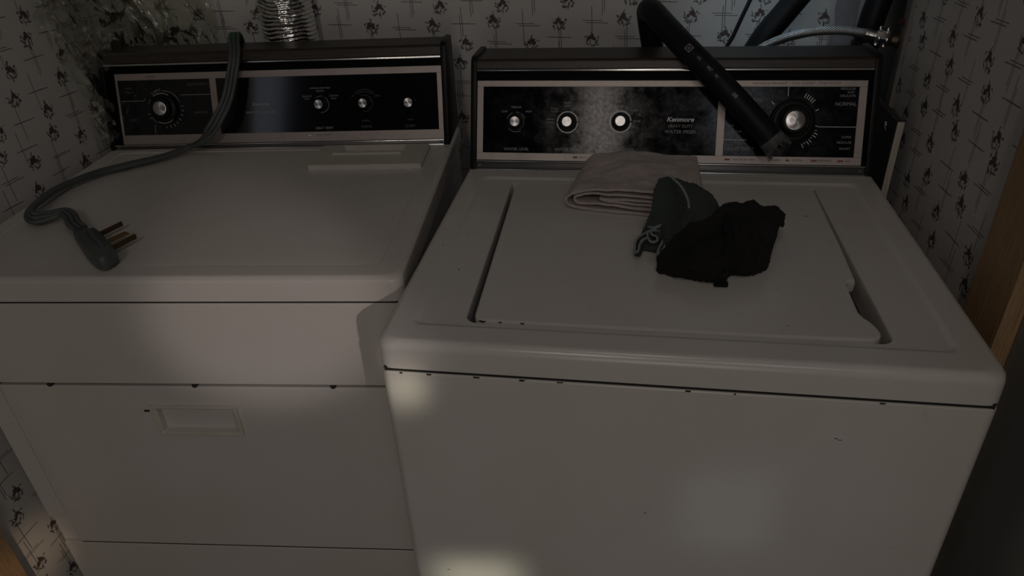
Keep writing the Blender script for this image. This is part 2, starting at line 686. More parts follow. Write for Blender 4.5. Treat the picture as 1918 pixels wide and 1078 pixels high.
slab('trim_3', TR, (-.095, -.05, 0), (.0, .016, 2.1), 'casing')
slab('trim_4', TR, (.50, -.02, 0), (.513, .006, 2.3), 'cornerstrip')
slab('trim_5', TR, (.513, -.10, 0), (.545, .0, 2.3), 'cornerstrip')
slab('wall_right_cavity', TR, (.50, -.22, 0), (.85, -.12, 2.3), 'cavity')
slab('door_1', TR, (-.95, -.06, 0), (-.097, -.006, 2.05), 'doorp')
slab('floor', Matrix.Identity(4), (-1.6, -1.6, -.05), (1.6, 1.2, 0), 'floor')
slab('ceiling', Matrix.Identity(4), (-1.6, -.3, 2.3), (1.6, 1.2, 2.35), 'ceil')


# ------------------------------------------------------------ machines
def skirt_top(bm, loops):
    add_loft(bm, loops, True, False, False)


def offset_poly(P, d):
    n = len(P)
    out = []
    for i in range(n):
        a, b, c = P[i - 1], P[i], P[(i + 1) % n]
        t1 = (b - a); t2 = (c - b)
        t1.z = t2.z = 0
        n1 = Vector((-t1.y, t1.x, 0)); n2 = Vector((-t2.y, t2.x, 0))
        if n1.length > 1e-9: n1.normalize()
        if n2.length > 1e-9: n2.normalize()
        m = (n1 + n2)
        if m.length < 1e-6: m = n1
        m.normalize()
        k = d / max(.5, m.dot(n1))
        out.append(b + m * k)
    return out


def knob(parent, T, x, s, r_base, h1, r_grip, h2, r_cap, name='control_knob', ring=None, ringmat='ring', grip=True, cx=0, cs=0):
    """T maps panel (x, s, out) to machine space"""
    K = T @ Matrix.Translation((x, s, 0))
    bm = bmesh.new()
    add_lathe(bm, [(r_base, 0), (r_base, h1 * .6), (r_base * .93, h1), (r_grip * 1.05, h1 * 1.1), (r_grip, h1 * 1.2), (r_grip * .94, h2 * .92), (r_grip * .86, h2), (r_cap, h2 + .0002)], 48)
    if grip:
        for k in range(24):
            a = 2 * PI * k / 24
            add_box(bm, (-.0006, r_grip * .93, h1 * 1.2), (.0006, r_grip * 1.01, h2 * .93), T=Matrix.Rotation(a, 4, 'Z'))
    o = finish(name, bm, 'black', parent)
    o.matrix_local = K
    bm = bmesh.new()
    add_lathe(bm, [(r_cap, h2 - .001), (r_cap, h2 + .0007), (r_cap * .93, h2 + .0012), (.0001, h2 + .0012)], 48)
    c = finish('chrome_cap', bm, 'cap', o)
    if ring:
        bm = bmesh.new()
        r0, r1, arcs = ring
        for a0, a1 in arcs:
            n = max(4, int((a1 - a0) / 6))
            rs = []
            for k in range(n + 1):
                a = math.radians(a0 + (a1 - a0) * k / n)
                rs.append([Vector((q * math.cos(a), q * math.sin(a), z)) for q, z in ((r0, .0002), (r1, .0002), (r1, .0006), (r0, .0006))])
            add_loft(bm, rs, True, True, True)
        g = finish('dial_ring', bm, ringmat, o)
        if len(arcs) > 1: g['kind'] = 'stuff'
    return o


def console(parent, W, y0, z0, y1, z1, yb, zb, rows, panels, frame_x, xin, glass):
    """control console across the back of a machine; s runs up its sloped face"""
    L = math.hypot(y1 - y0, z1 - z0)
    e = Vector((0, (y1 - y0) / L, (z1 - z0) / L))
    n = Vector((0, -e.z, e.y))
    T = Matrix(((1, 0, 0, 0), (0, e.y, n.y, y0), (0, e.z, n.z, z0), (0, 0, 0, 1)))
    capw = .0115
    xa, xb = xin, W - xin
    # end caps: extruded side outline
    for x0 in (xa, xb - capw):
        P = [(y0 - .002, z0), (y1 - .006, z1 + .002), (y1 + .004, z1 + .0075), (yb, zb + .004), (yb + .002, z0 + .0), ]
        bm = bmesh.new()
        lo = [Vector((x0, a, b)) for a, b in P]
        hi = [Vector((x0 + capw, a, b)) for a, b in P]
        add_loft(bm, [lo, hi], True, True, True)
        bmesh.ops.bevel(bm, geom=bm.edges[:], offset=.0018, segments=2, profile=.5, affect='EDGES')
        finish('end_cap', bm, 'black', parent)
    xa2, xb2 = xa + capw, xb - capw

    def strip(name, s0, s1, d0, d1, mat, x0=None, x1=None, bev=.0008):
        return box(name, (xa2 if x0 is None else x0, s0, d0), (xb2 if x1 is None else x1, s1, d1), mat, parent, bev, 2, T)
    # hood: sloped top and vertical-ish front strip
    r = rows
    bm = bmesh.new()
    f0 = T @ Vector((0, r['wood0'], .0035)); f1 = T @ Vector((0, L - .002, .0035))
    P = [(f0.y, f0.z), (f1.y, f1.z), (f1.y + .004, z1 + .003), (yb, zb), (yb, zb - .02), (y1 + .02, z1 - .03)]
    add_loft(bm, [[Vector((xx, a, b)) for a, b in P] for xx in (xa2, xb2)], True, True, True)
    bmesh.ops.bevel(bm, geom=[q for q in bm.edges if abs(q.verts[0].co.x - q.verts[1].co.x) > .1], offset=.0014, segments=2, profile=.5, affect='EDGES')
    finish('wood_top', bm, 'wood', parent)
    # housing behind the panel
    bm = bmesh.new()
    q0 = T @ Vector((0, .0, -.004)); q1 = T @ Vector((0, r['wood0'], -.004))
    P = [(q0.y, q0.z), (q1.y, q1.z), (yb - .003, zb - .004), (yb - .003, z0)]
    add_loft(bm, [[Vector((xx, a, b)) for a, b in P] for xx in (xa2, xb2)], True, True, True)
    finish('console_housing', bm, 'blackm', parent)
    strip('bright_trim', r['strip0'], r['strip1'], -.004, .0048, 'chrome')
    strip('lower_trim', -.001, .0018, -.004, .0035, 'chrome')
    strip('dark_trim', .0018, r['fr0'] - .0035, -.004, .0005, 'darktrim')
    strip('lower_bead', r['fr0'] - .0035, r['fr0'] - .0008, -.004, .0022, 'chrome')
    # metal face plate with openings for the black panels
    x0, x1 = frame_x
    bm = bmesh.new()
    add_box(bm, (x0, r['fr0'], -.003), (x1, r['p0'], .0), .0003, 1, T)
    add_box(bm, (x0, r['p1'], -.003), (x1, r['fr1'], .0), .0003, 1, T)
    xs = [x0] + [q for p in panels for q in p] + [x1]
    for a, b in zip(xs[0::2], xs[1::2]):
        if b - a > .0005:
            add_box(bm, (a, r['p0'], -.003), (b, r['p1'], .0), .0003, 1, T)
    finish('face_plate', bm, 'frame', parent)
    for a, b in panels:
        box('control_panel', (a, r['p0'], -.0035), (b, r['p1'], -.0009), glass, parent, 0, 1, T)
    for xx in (xa2 + .007, xb2 - .007):
        bm = bmesh.new()
        add_lathe(bm, [(.0032, 0), (.003, .0012), (.0018, .0018), (.0016, .0008), (.0001, .0008)], 16, T @ Matrix.Translation((xx, r['fr0'] * .5 - .001, .0005)))
        finish('screw', bm, 'screw', parent)
    return T


def label_set(parent, T, name, mat, items, z=-.0007):
    bm = bmesh.new()
    for it in items:
        s, x, y, size = it[:4]
        kw = it[4] if len(it) > 4 else {}
        text_bm(bm, s, T @ Matrix.Translation((x, y, z)), size * 1.38, **kw)
    o = finish(name, bm, mat, parent, smooth=False)
    o['kind'] = 'stuff'
    return o


def lines(parent, T, name, mat, segs, w=.0010, z=-.0009):
    bm = bmesh.new()
    for (a, b, c, d) in segs:
        p, q = Vector((a, b, 0)), Vector((c, d, 0))
        L = (q - p).length
        ang = math.atan2(d - b, c - a)
        add_box(bm, (0, -w / 2, 0), (L, w / 2, .0003), T=T @ Matrix.Translation((a, b, z)) @ Matrix.Rotation(ang, 4, 'Z'))
    o = finish(name, bm, mat, parent, smooth=False)
    if len(segs) > 1: o['kind'] = 'stuff'
    return o


def ticks(parent, T, name, mat, cx, cy, items, w=.0014):
    segs = []
    for deg, r0, r1 in items:
        a = math.radians(deg)
        segs.append((cx + r0 * math.cos(a), cy + r0 * math.sin(a), cx + r1 * math.cos(a), cy + r1 * math.sin(a)))
    return lines(parent, T, name, mat, segs, w)


# ---- washer
WW, H = .737, .914
washer = tag(empty('washing_machine'), 'white top-loading washing machine with towels on its lid, right of the dryer', 'washing machine')
HL = .0423
# outer top panel: rolled lip, shallow tray and lid opening
loops = [rrect(.006, WW - .006, .006, .74, .016, H - HL + .0008), rrect(.001, WW - .001, .001, .743, .02, H - HL), rrect(0, WW, 0, .744, .02, H - HL + .001), rrect(0, WW, 0, .744, .022, H - .014),
         rrect(.0015, WW - .0015, .0015, .7425, .0225, H - .007), rrect(.006, WW - .006, .006, .739, .023, H - .0015), rrect(.012, WW - .012, .012, .734, .024, H)]
loops += [rrect(.037, .698, .040, .538, .014, H), rrect(.0405, .6945, .0435, .535, .013, H - .0008), rrect(.044, .691, .047, .532, .012, H - .003), rrect(.048, .687, .050, .528, .011, H - .0034)]


def opening(z, g=0.0):
    a = rrect(.0985, .6295, .0565, .535, .016, z)
    for p in a:
        t = (p.y - .0565) / .48
        if p.x < .3: p.x += (.1045 - .0985) * (1 - t) - .004 * t + .001
        else: p.x += (-.0040) * t + .0
    return a


op = opening(H - .0036)
loops += [op, [Vector((p.x + (.0015 if p.x < .3 else -.0015), p.y + (.0015 if p.y < .3 else -.0015), H - .0065)) for p in op],
          [Vector((p.x + (.002 if p.x < .3 else -.002), p.y + (.002 if p.y < .3 else -.002), H - .024)) for p in op],
          [Vector((p.x + (.003 if p.x < .3 else -.003), p.y + (.003 if p.y < .3 else -.003), H - .055)) for p in op]]
# opening must stay inside the tray
for l in loops[11:]:
    for p in l: p.y = min(p.y, .518)
bm = bmesh.new()
add_loft(bm, loops, True, False, False)
finish('top_panel', bm, 'white', washer)
box('well_shade_floor', (.09, .05, H - .060), (.645, .53, H - .050), 'wellshade', washer)  # dark floor added so the gaps around the lid read as shaded
# body
bm = bmesh.new()
zt = H - HL - .0036
loops = [rrect(.0025, WW - .0025, -.0012, .72, .014, .02), rrect(.0025, WW - .0025, -.0012, .72, .014, zt - .003), rrect(.0035, WW - .0035, .0, .718, .014, zt - .0008), rrect(.006, WW - .006, .003, .718, .014, zt)]
add_loft(bm, loops, True, True, True)
finish('cabinet', bm, 'white', washer)
box('seam_shade_filler', (.009, .0016, zt - .002), (WW - .009, .71, H - HL + .003), 'gap', washer)  # dark filler box, paints the shade under the lip
bm = bmesh.new()
rs = random.Random(3)
for k in range(9):
    x = rs.uniform(.02, .72)
    add_box(bm, (x, -.0014, zt - .0016 - rs.random() * .0012), (x + rs.uniform(.002, .009), .0005, zt - .0008), .0003, 1)
o = finish('rust_stain', bm, 'chip', washer)
o['kind'] = 'stuff'
# lid with finger notch on its right edge
LP = [(.104, .480), (.1145, .078)]
lid = []


def arc(cx, cy, r, a0, a1, n=6):
    return [Vector((cx + r * math.cos(math.radians(a0 + (a1 - a0) * k / n)), cy + r * math.sin(math.radians(a0 + (a1 - a0) * k / n)), 0)) for k in range(n + 1)]


lid += arc(.1155 + .016, .0600 + .016, .016, 184, 270)
lid += [Vector((.3, .0595, 0)), Vector((.5, .0590, 0))]
lid += arc(.6175 - .017, .0590 + .020, .018, 270, 360)
lid += [Vector((.6175, .088, 0)), Vector((.614, .100, 0)), Vector((.6065, .113, 0)), Vector((.6035, .124, 0)), Vector((.6040, .16, 0)), Vector((.6050, .193, 0)), Vector((.6085, .199, 0)), Vector((.6180, .203, 0)), Vector((.6190, .211, 0)), Vector((.6215, .30, 0)), Vector((.6225, .42, 0))]
lid += arc(.6230 - .016, .514 - .016, .016, 0, 90)
lid += [Vector((.5, .514, 0)), Vector((.3, .514, 0))]
lid += arc(.104 + .018, .514 - .018, .018, 90, 178)
zl = H - .0015
bm = bmesh.new()
rings = []
for d, z in ((.0006, zl - .018), (0, zl - .012), (0, zl - .0035), (.0008, zl - .0014), (.0025, zl - .0003), (.005, zl)):
    rings.append([Vector((p.x, p.y, z)) for p in offset_poly(lid, d)])
add_loft(bm, rings, True, True, True)
finish('lid', bm, 'white', washer)
# paint chips
for (x, y, rr, zz) in ((.129, .0612, .0045, zl - .0016), (.152, .0610, .0026, zl - .0016), (.181, .0608, .0028, zl - .0016), (.589, .402, .0018, zl), (.593, .401, .0012, zl), (.511, .082, .0011, zl), (.512, .173, .0009, zl), (.068, .192, .0014, H - .0033), (.0275, .26, .0013, H)):
    bm = bmesh.new()
    n = 10
    add_loft(bm, [[Vector((x + rr * (1 + .3 * math.sin(k * 2.7)) * math.cos(2 * PI * k / n), y + rr * .55 * math.sin(2 * PI * k / n), zz + q)) for k in range(n)] for q in (-.001, .0003)], True, True, True)
    finish('paint_chip', bm, 'chip', washer)
for (x, z) in ((.568, .809), (.573, .807), (.35, .651), (.059, .486)):
    box('paint_chip', (x - .0022, -.0014, z - .0007), (x + .0022, -.0005, z + .0007), 'chip', washer, .0003, 1)

rowsW = dict(fr0=.0180, p0=.0320, p1=.1535, fr1=.1645, strip0=.1808, strip1=.1848, wood0=.1855)
TW = console(washer, WW, .5706, .914, .6490, 1.0991, .7394, 1.101, rowsW, [(.0305, .4608), (.4743, .6980)], (.0185, .7115), .0065, 'panel')
knob(washer, TW, .0934, .0888, .0175, .003, .0125, .017, .0092, ring=(.0178, .0186, [(110, 160), (70, 95), (20, 60), (-140, -60)]), ringmat='print')
knob(washer, TW, .1905, .0892, .0165, .003, .0125, .017, .0092, ring=(.0180, .0200, [(5, 178), (184, 356)]))
knob(washer, TW, .2880, .0908, .0165, .003, .0125, .017, .0095, ring=(.0180, .0204, [(6, 356)]))
tk = knob(washer, TW, .5895, .0935, .0385, .006, .0235, .026, .0165, name='timer_knob', grip=True)
bm = bmesh.new()
add_lathe(bm, [(.0345, .006), (.0345, .0105), (.0330, .0122), (.0285, .0125), (.027, .009), (.024, .0085)], 56)
finish('dial_skirt', bm, 'black', tk)
tx = [
    ('Kenmore', .3955, .0955, .0082, dict(bold=.0003, shear=.25, sx=1.12)),
]
label_set(washer, TW, 'brand_lettering', 'ring', tx)
label_set(washer, TW, 'lettering', 'print', [
    ('HEAVY DUTY', .3965, .0835, .0056, dict(sx=.95)), ('WATER MISER', .3968, .0735, .0064, dict(sx=1.0)),
    ('WATER LEVEL', .0950, .0385, .0056), ('WATER TEMP', .1912, .0392, .0056), ('WATER SAVER', .2892, .0402, .0056),
    ('MEDIUM', .0933, .1160, .0036), ('LOW', .0711, .1080, .0036), ('HIGH', .1168, .1082, .0036),
    ('WARM', .1896, .1240, .0036), ('COLD', .1896, .1190, .0036), ('COLD', .1655, .1140, .0036), ('COLD', .1655, .1090, .0036),
    ('HOT', .2160, .1140, .0036), ('COLD', .2160, .1090, .0036), ('WARM', .1585, .0940, .0036), ('WARM', .1585, .0885, .0036), ('HOT', .2224, .0930, .0036), ('WARM', .2224, .0880, .0036),
    ('OFF', .2885, .1190, .0036), ('WASH', .3120, .1112, .0036), ('FC', .3234, .1028, .0036), ('RINSE', .3180, .0919, .0036), ('BOTH', .2629, .1097, .0036), ('OFF', .2575, .0905, .0036),
    ('PERMANENT PRESS', .5030, .1306, .0058), ('REGULAR', .6800, .1500, .0042), ('KNIT', .6850, .1440, .0038), ('DELICATE', .6800, .1380, .0042), ('NORMAL', .6780, .1240, .0062),
    ('SUPER', .6835, .0671, .0042), ('REGULAR', .6805, .0578, .0042), ('SHORT', .6820, .0470, .0042),
    ('OFF', .4862, .0850, .0040), ('REGULAR', .4930, .0753, .0042), ('HEAVY DUTY', .5025, .0445, .0062)])
label_set(washer, TW, 'frame_lettering', 'printdark', [
    ('1 SET-PUSH & TURN RIGHT', .5473, .1592, .0036), ('2 PULL TO START', .6040, .1594, .0036), ('3 PUSH TO STOP', .6480, .1596, .0036),
    ('WASH', .2205, .0250, .0036), ('WATER RETURN', .5114, .0255, .0038), ('DRAINING', .5641, .0255, .0036), ('RINSING', .6040, .0255, .0036), ('SPINNING', .6505, .0255, .0036), ('OFF', .6890, .0255, .0036)], z=.0001)
lines(washer, TW, 'colour_key', 'printred', [(.478, .0255, .487, .0255), (.584, .0255, .590, .0255), (.627, .0255, .637, .0255), (.672, .0255, .681, .0255)], .0030, .0001)
lines(washer, TW, 'wash_key', 'printdark', [(.2030, .0250, .2110, .0250)], .0030, .0001)
lines(washer, TW, 'panel_line', 'ring', [(.6300, .0865, .6360, .0848), (.6360, .0848, .6978, .0848), (.4745, .0606, .5140, .0606), (.5800, .1534, .5800, .1370)])
ticks(washer, TW, 'timer_tick', 'ring', .5895, .0935, [(66, .045, .053), (61, .045, .053), (56, .045, .053), (51, .045, .053), (46, .045, .053), (26, .043, .049), (176, .042, .046), (184, .042, .046), (137, .043, .050)] + [(-20 - k * 6.2, .0435, .0505 if k % 3 else .046) for k in range(8)])

# ---- dryer
ZD, DW = .9216, .7461
dryer = tag(empty('tumble_dryer', (-.74734, .0760, 0), .08974), 'off-white front-loading clothes dryer in the left corner with a cord lying on top', 'dryer')
HD = .0402
loops = [rrect(.006, DW - .006, .006, .668, .014, ZD - HD + .0008), rrect(.001, DW - .001, .001, .672, .016, ZD - HD), rrect(0, DW, 0, .673, .016, ZD - HD + .001), rrect(0, DW, 0, .673, .018, ZD - .010),
         rrect(.0015, DW - .0015, .0015, .6715, .0185, ZD - .0045), rrect(.006, DW - .006, .006, .668, .019, ZD - .001), rrect(.011, DW - .011, .011, .664, .02, ZD),
         rrect(.036, .7075, .0355, .528, .018, ZD), rrect(.0375, .706, .0370, .5265, .017, ZD - .0012), rrect(.0395, .704, .039, .5245, .016, ZD - .0012), rrect(.047, .697, .047, .515, .013, ZD - .0004), rrect(.07, .67, .07, .49, .01, ZD - .0004)]
bm = bmesh.new()
add_loft(bm, loops, True, False, True)
finish('top_panel', bm, 'white2', dryer)
zf = ZD - HD - .0026
bm = bmesh.new()
add_loft(bm, [rrect(.006, DW - .006, .012, .66, .006, .03), rrect(.006, DW - .006, .012, .66, .006, zf)], True, True, True)
finish('cabinet', bm, 'white2', dryer)
box('upper_front_panel', (.005, .0, .7262), (DW - .005, .02, zf), 'white2', dryer, .0015, 2)
box('seam_shade_filler', (.010, .0014, zf - .002), (DW - .010, .03, ZD - HD + .002), 'gap', dryer)  # dark filler, painted shade below the dryer lip
box('seam_shade_filler', (.010, .0085, .700), (DW - .010, .03, .735), 'gap', dryer)  # dark filler, painted shade in the seam above the door
box('front_frame', (.006, .0065, .40), (.0435, .02, .7215), 'white2', dryer, .003, 2)
# door panel with a recessed pull: four slabs round the pocket
hx0, hx1, hz0, hz1 = .305, .432, .622, .672
bm = bmesh.new()
outer = [Vector((.0475, .0025, .340)), Vector((DW - .006, .0025, .340)), Vector((DW - .006, .0025, .7215)), Vector((.0475, .0025, .7215))]


def zr(x0, x1, z0, z1, r, y, n=5):
    return [Vector((p.x, y, p.y)) for p in rrect(x0, x1, z0, z1, r, 0, n)]


X0, X1, Z0, Z1 = .0475, DW - .006, .3375, .7195
loops = [zr(X0, X1, Z0, Z1, .004, .018), zr(X0, X1, Z0, Z1, .004, .0055), zr(X0 + .001, X1 - .001, Z0 + .001, Z1 - .001, .004, .0032), zr(X0 + .004, X1 - .004, Z0 + .004, Z1 - .004, .004, .0022),
         zr(hx0 - .010, hx1 + .012, hz0 - .004, hz1 + .010, .003, .0022), zr(hx0 - .008, hx1 + .010, hz0 - .002, hz1 + .008, .003, .0005), zr(hx0 - .001, hx1 + .003, hz0 + .0005, hz1 + .001, .002, .0010), zr(hx0, hx1, hz0 + .001, hz1, .002, .0030), zr(hx0 + .002, hx1 - .006, hz0 + .002, hz1 - .003, .002, .0165)]
add_loft(bm, loops, True, False, True)
dpn = finish('door', bm, 'white2', dryer)
bm = bmesh.new()
loops = [zr(hx0 - .010, hx1 + .012, hz0 - .004, hz1 + .010, .003, .0026), zr(hx0 - .0095, hx1 + .0115, hz0 - .0035, hz1 + .0095, .003, -.0012), zr(hx0 - .004, hx1 + .006, hz0 - .001, hz1 + .004, .003, -.0015), zr(hx0 - .0005, hx1 + .001, hz0 + .0008, hz1 + .0005, .002, .0012), zr(hx0, hx1, hz0 + .001, hz1, .002, .0026)]
add_loft(bm, loops, True, False, False)
finish('door_handle', bm, 'cover', dpn)
box('handle_corner_gap', (hx0 - .022, .0012, hz1 - .006), (hx0 - .013, .0025, hz1 - .002), 'chip', dpn, .0003, 1)
box('seam_shade_filler', (.050, .0052, .325), (DW - .010, .03, .345), 'gap', dryer)  # dark filler, painted shade in the seam above the toe panel
box('toe_panel', (.012, .004, .04), (DW - .006, .02, .3345), 'white2', dryer, .004, 2)
for x in (.14, .385, .612):
    bm = bmesh.new()
    add_lathe(bm, [(.0045, -.004), (.0045, .003), (.0035, .0045), (.0001, .0045)], 14, Matrix.Translation((x, .004, .7228)) @ Matrix.Rotation(PI / 2, 4, 'X'))
    finish('door_bumper', bm, 'rubber', dryer)
# lint screen cover
lc = bmesh.new()
zc = ZD
cl = [rrect(.478, .7025, .4135, .5255, .006, zc - .002), rrect(.478, .7025, .4135, .5255, .006, zc + .0075), rrect(.480, .7005, .4155, .5245, .006, zc + .0092),
      rrect(.5225, .6535, .474, .522, .002, zc + .0092), rrect(.524, .652, .476, .5215, .002, zc + .0080), rrect(.527, .650, .484, .5205, .002, zc - .001)]
add_loft(lc, cl, True, False, True)
cov = finish('lint_screen_cover', lc, 'cover', dryer)
bm = bmesh.new()
add_box(bm, (.514, .4685, zc + .0088), (.6535, .4755, zc + .0128), .0014, 2)
finish('pull_lip', bm, 'cover', cov)

rowsD = dict(fr0=.0115, p0=.0310, p1=.1428, fr1=.1562, strip0=.1712, strip1=.1750, wood0=.1757)
TD = console(dryer, DW, .5432, .9216, .6023, 1.1067, .6772, 1.1084, rowsD, [(.0415, .2410), (.2546, .7182)], (.0365, .7280), .0065, 'panel2')
kb = knob(dryer, TD, .1380, .0850, .0300, .008, .0215, .020, .0140, name='timer_knob', grip=True, ring=(.0298, .0306, [(60, 125), (-115, -50)]), ringmat='ring')
for k_ in kb.children:
    if k_.name.startswith('dial_ring'): k_.location.z = .0078
knob(dryer, TD, .4745, .0858, .0135, .004, .0110, .017, .0092, ring=(.0160, .0168, [(-100, 60), (75, 130)]), ringmat='print')
knob(dryer, TD, .5665, .0860, .0135, .004, .0110, .017, .0092, ring=(.0160, .0166, [(-110, 120)]), ringmat='printdim')
knob(dryer, TD, .6600, .0852, .0120, .004, .0110, .016, .0092, name='start_button', grip=False)
label_set(dryer, TD, 'brand_lettering', 'print', [('Kenmore', .3458, .0889, .0062, dict(bold=.0002, shear=.25, sx=1.1))])
label_set(dryer, TD, 'lettering', 'print', [
    ('HEAVY DUTY', .3300, .0727, .0042), ('SOFT HEAT', .3640, .0727, .0042), ('NORMAL PERM PRESS', .4743, .1180, .0034, dict(sx=.95)), ('MEDIUM', .4739, .1122, .0032),
    ('DELICATE', .4459, .1022, .0032), ('LOW', .4455, .0970, .0032), ('COTTON', .5023, .1022, .0032), ('HIGH', .5018, .0970, .0032), ('HEAT TEMP', .4770, .0378, .0052)])
label_set(dryer, TD, 'dim_lettering', 'printdim', [
    ('AUTO DRY 1', .2155, .1320, .0058), ('SAMPLE', .5663, .0510, .0034), ('SIGNAL', .5673, .0392, .0052), ('PUSH', .6590, .0512, .0034), ('START', .6592, .0384, .0052), ('LO', .5414, .1005, .0032), ('LOUD', .5928, .1003, .0032),
    ('TIMED', .0640, .1265, .0036), ('MINUTES', .0640, .1185, .0036), ('TIMED DRY', .2150, .0750, .0046), ('FLUFF', .0660, .0620, .0046)])
lines(dryer, TD, 'panel_line', 'print', [(.0440, .1010, .0930, .1010), (.0930, .1010, .0975, .1060), (.1750, .1115, .2400, .1115), (.1120, .0520, .1100, .0330)], .0009)
lines(dryer, TD, 'signal_arc', 'printdim', [(.5665 + .023 * math.cos(math.radians(a)), .086 + .023 * math.sin(math.radians(a)), .5665 + .023 * math.cos(math.radians(a + 10)), .086 + .023 * math.sin(math.radians(a + 10))) for a in range(50, 130, 10)] +
      [(.5665 + .0275 * math.cos(math.radians(a)), .086 + .0275 * math.sin(math.radians(a)), .5665 + .0275 * math.cos(math.radians(a + 10)), .086 + .0275 * math.sin(math.radians(a + 10))) for a in range(40, 140, 10)], .0008)
lines(dryer, TD, 'dial_arc', 'print', [(.138 + .0355 * math.cos(math.radians(a)), .085 + .0355 * math.sin(math.radians(a)), .138 + .0355 * math.cos(math.radians(a + 8)), .085 + .0355 * math.sin(math.radians(a + 8))) for a in list(range(20, 92, 8)) + [148, 156, 210, 218, 226]], .0009)
ticks(dryer, TD, 'timer_tick', 'print', .138, .085, [(d, .0355, .0410) for d in (100, 108, 114, 120, 128, 6, -8, -22, -38, -52, -64, -78, -92, -150, -163)], .0012)
lines(dryer, TD, 'frame_key', 'ring', [(.4415, .0240, .4480, .0240)], .0030, .0001)
lines(dryer, TD, 'frame_key', 'print', [(.5040, .0240, .5105, .0240)], .0030, .0001)
label_set(dryer, TD, 'frame_lettering', 'printdark', [('COOL DOWN', .4760, .0240, .0034), ('SETTING', .1150, .1490, .0034)], z=.0001)


# ------------------------------------------------------------ cord with plug on the dryer
def dl(p):
    return dryer.matrix_basis @ Vector(p)


dryer_M = Matrix.Translation((-.74734, .0760, 0)) @ Matrix.Rotation(.08974, 4, 'Z')
dv = lambda p: dryer_M @ Vector(p)
cord = tag(empty('power_cord', dv((.25, .09, ZD)), .08974), 'flat grey-green power cord draped over the dryer console with its plug on the dryer top', 'power cord')
cordM = (Matrix.Translation(dv((.25, .09, ZD))) @ Matrix.Rotation(.08974, 4, 'Z')).inverted() @ dryer_M
pts = [(.268, .712, 1.02), (.272, .705, 1.09), (.281, .672, 1.127), (.296, .625, 1.1245), (.310, .583, 1.106), (.3058, .566, 1.0781), (.291, .540, 1.026), (.266, .510, .984), (.232, .508, .952), (.195, .510, .9365), (.160, .474, .932), (.108, .432, .9315), (.066, .388, .932), (.040, .315, .934), (.049, .240, .938), (.064, .196, .940), (.083, .176, .938), (.102, .188, .936), (.122, .198, .938), (.146, .180, .939), (.170, .152, .939), (.192, .134, .938)]
sides = [(1, 0, 0), (1, 0, 0), (1, 0, 0), (1, .1, 0), (1, .1, 0), (1, .2, 0), (1, .3, 0), (.9, .4, .3), (.7, -.7, .2), (.5, -.8, .1), (.4, -.9, .05), (.3, -.9, .0), (.5, -.8, .0), (1, -.3, .15), (1, .1, .35), (.8, .5, .6), (.1, .8, .7), (-.4, .9, .4), (.1, 1, .15), (.5, .7, .1), (.6, .6, 0), (.6, .6, 0)]
path = catmull(pts, 6)
sd = catmull(sides, 6)
prof = []
for k, cx in enumerate((-.0075, 0, .0075)):
    pass
N3 = 10
up, dn = [], []
for cx in (-.0076, 0, .0076):
    for k in range(1, N3):
        a = PI - PI * k / N3
        up.append((cx + .0041 * math.cos(a), .0042 * math.sin(a)))
for cx in (.0076, 0, -.0076):
    for k in range(1, N3):
        a = -PI * k / N3
        dn.append((cx + .0041 * math.cos(a), .0042 * math.sin(a)))
prof = up + dn
bm = bmesh.new()
sweep(bm, [cordM @ p for p in path], prof, side=lambda i, t: sd[i].normalized())
finish('cord', bm, 'cord', cord, ang=50)
bm = bmesh.new()
sub = path[9:19]
sweep(bm, [cordM @ p for p in sub], [(a * 1.03, b * 1.08) for a, b in prof], side=lambda i, t: sd[i + 9].normalized())
finish('green_bend', bm, 'cordtip', cord, ang=50)
# plug body
PL = [(.180, .131), (.190, .149), (.214, .126), (.221, .130), (.297, .055), (.303, .040), (.300, .022), (.284, .022), (.250, .052), (.213, .092)]
PLc = [Vector((a, b, 0)) for a, b in PL]
bm = bmesh.new()
rings = []
cpl = catmull(PLc, 3, True)
for d, z in ((.003, .0005), (0, .004), (0, .019), (.0015, .0225), (.004, .024)):
    q = offset_poly(cpl, -d)
    # orient: make sure positive offset shrinks
    a1 = sum((q[i - 1].x * q[i].y - q[i].x * q[i - 1].y) for i in range(len(q)))
    a0 = sum((cpl[i - 1].x * cpl[i].y - cpl[i].x * cpl[i - 1].y) for i in range(len(cpl)))
    if abs(a1) > abs(a0): q = offset_poly(cpl, d)
    tw = .55
    rings.append([cordM @ Vector((p.x, p.y, ZD + z * (.62 + .38 * min(1, max(0, (p.x - .18) / .06))) + .001)) for p in q])
add_loft(bm, rings, True, True, True)
plug = finish('plug', bm, 'cord', cord, ang=45)
bm = bmesh.new()
add_box(bm, (-.045, -.0035, 0), (.040, .0035, .003), .0012, 2, cordM @ Matrix.Translation((.252, .082, ZD + .0235)) @ Matrix.Rotation(math.radians(-45), 4, 'Z'))
finish('plug_ridge', bm, 'cord', plug)
for (x0, y0, x1, y1, w, h, mt) in ((.232, .115, .249, .158, .0015, .0040, 'brassdark'), (.258, .088, .276, .124, .0062, .0013, 'brass'), (.280, .065, .298, .111, .0015, .0040, 'brassdark')):
    ang = math.atan2(y1 - y0, x1 - x0)
    L = math.hypot(x1 - x0, y1 - y0)
    bm = bmesh.new()
    add_box(bm, (-.006, -w, -h), (L, w, h), .0007, 2, cordM @ Matrix.Translation((x0, y0, ZD + .0135)) @ Matrix.Rotation(ang, 4, 'Z'))
    pr = finish('prong', bm, mt, plug)
    if mt == 'brass': pr['label'] = 'wide brass prong'

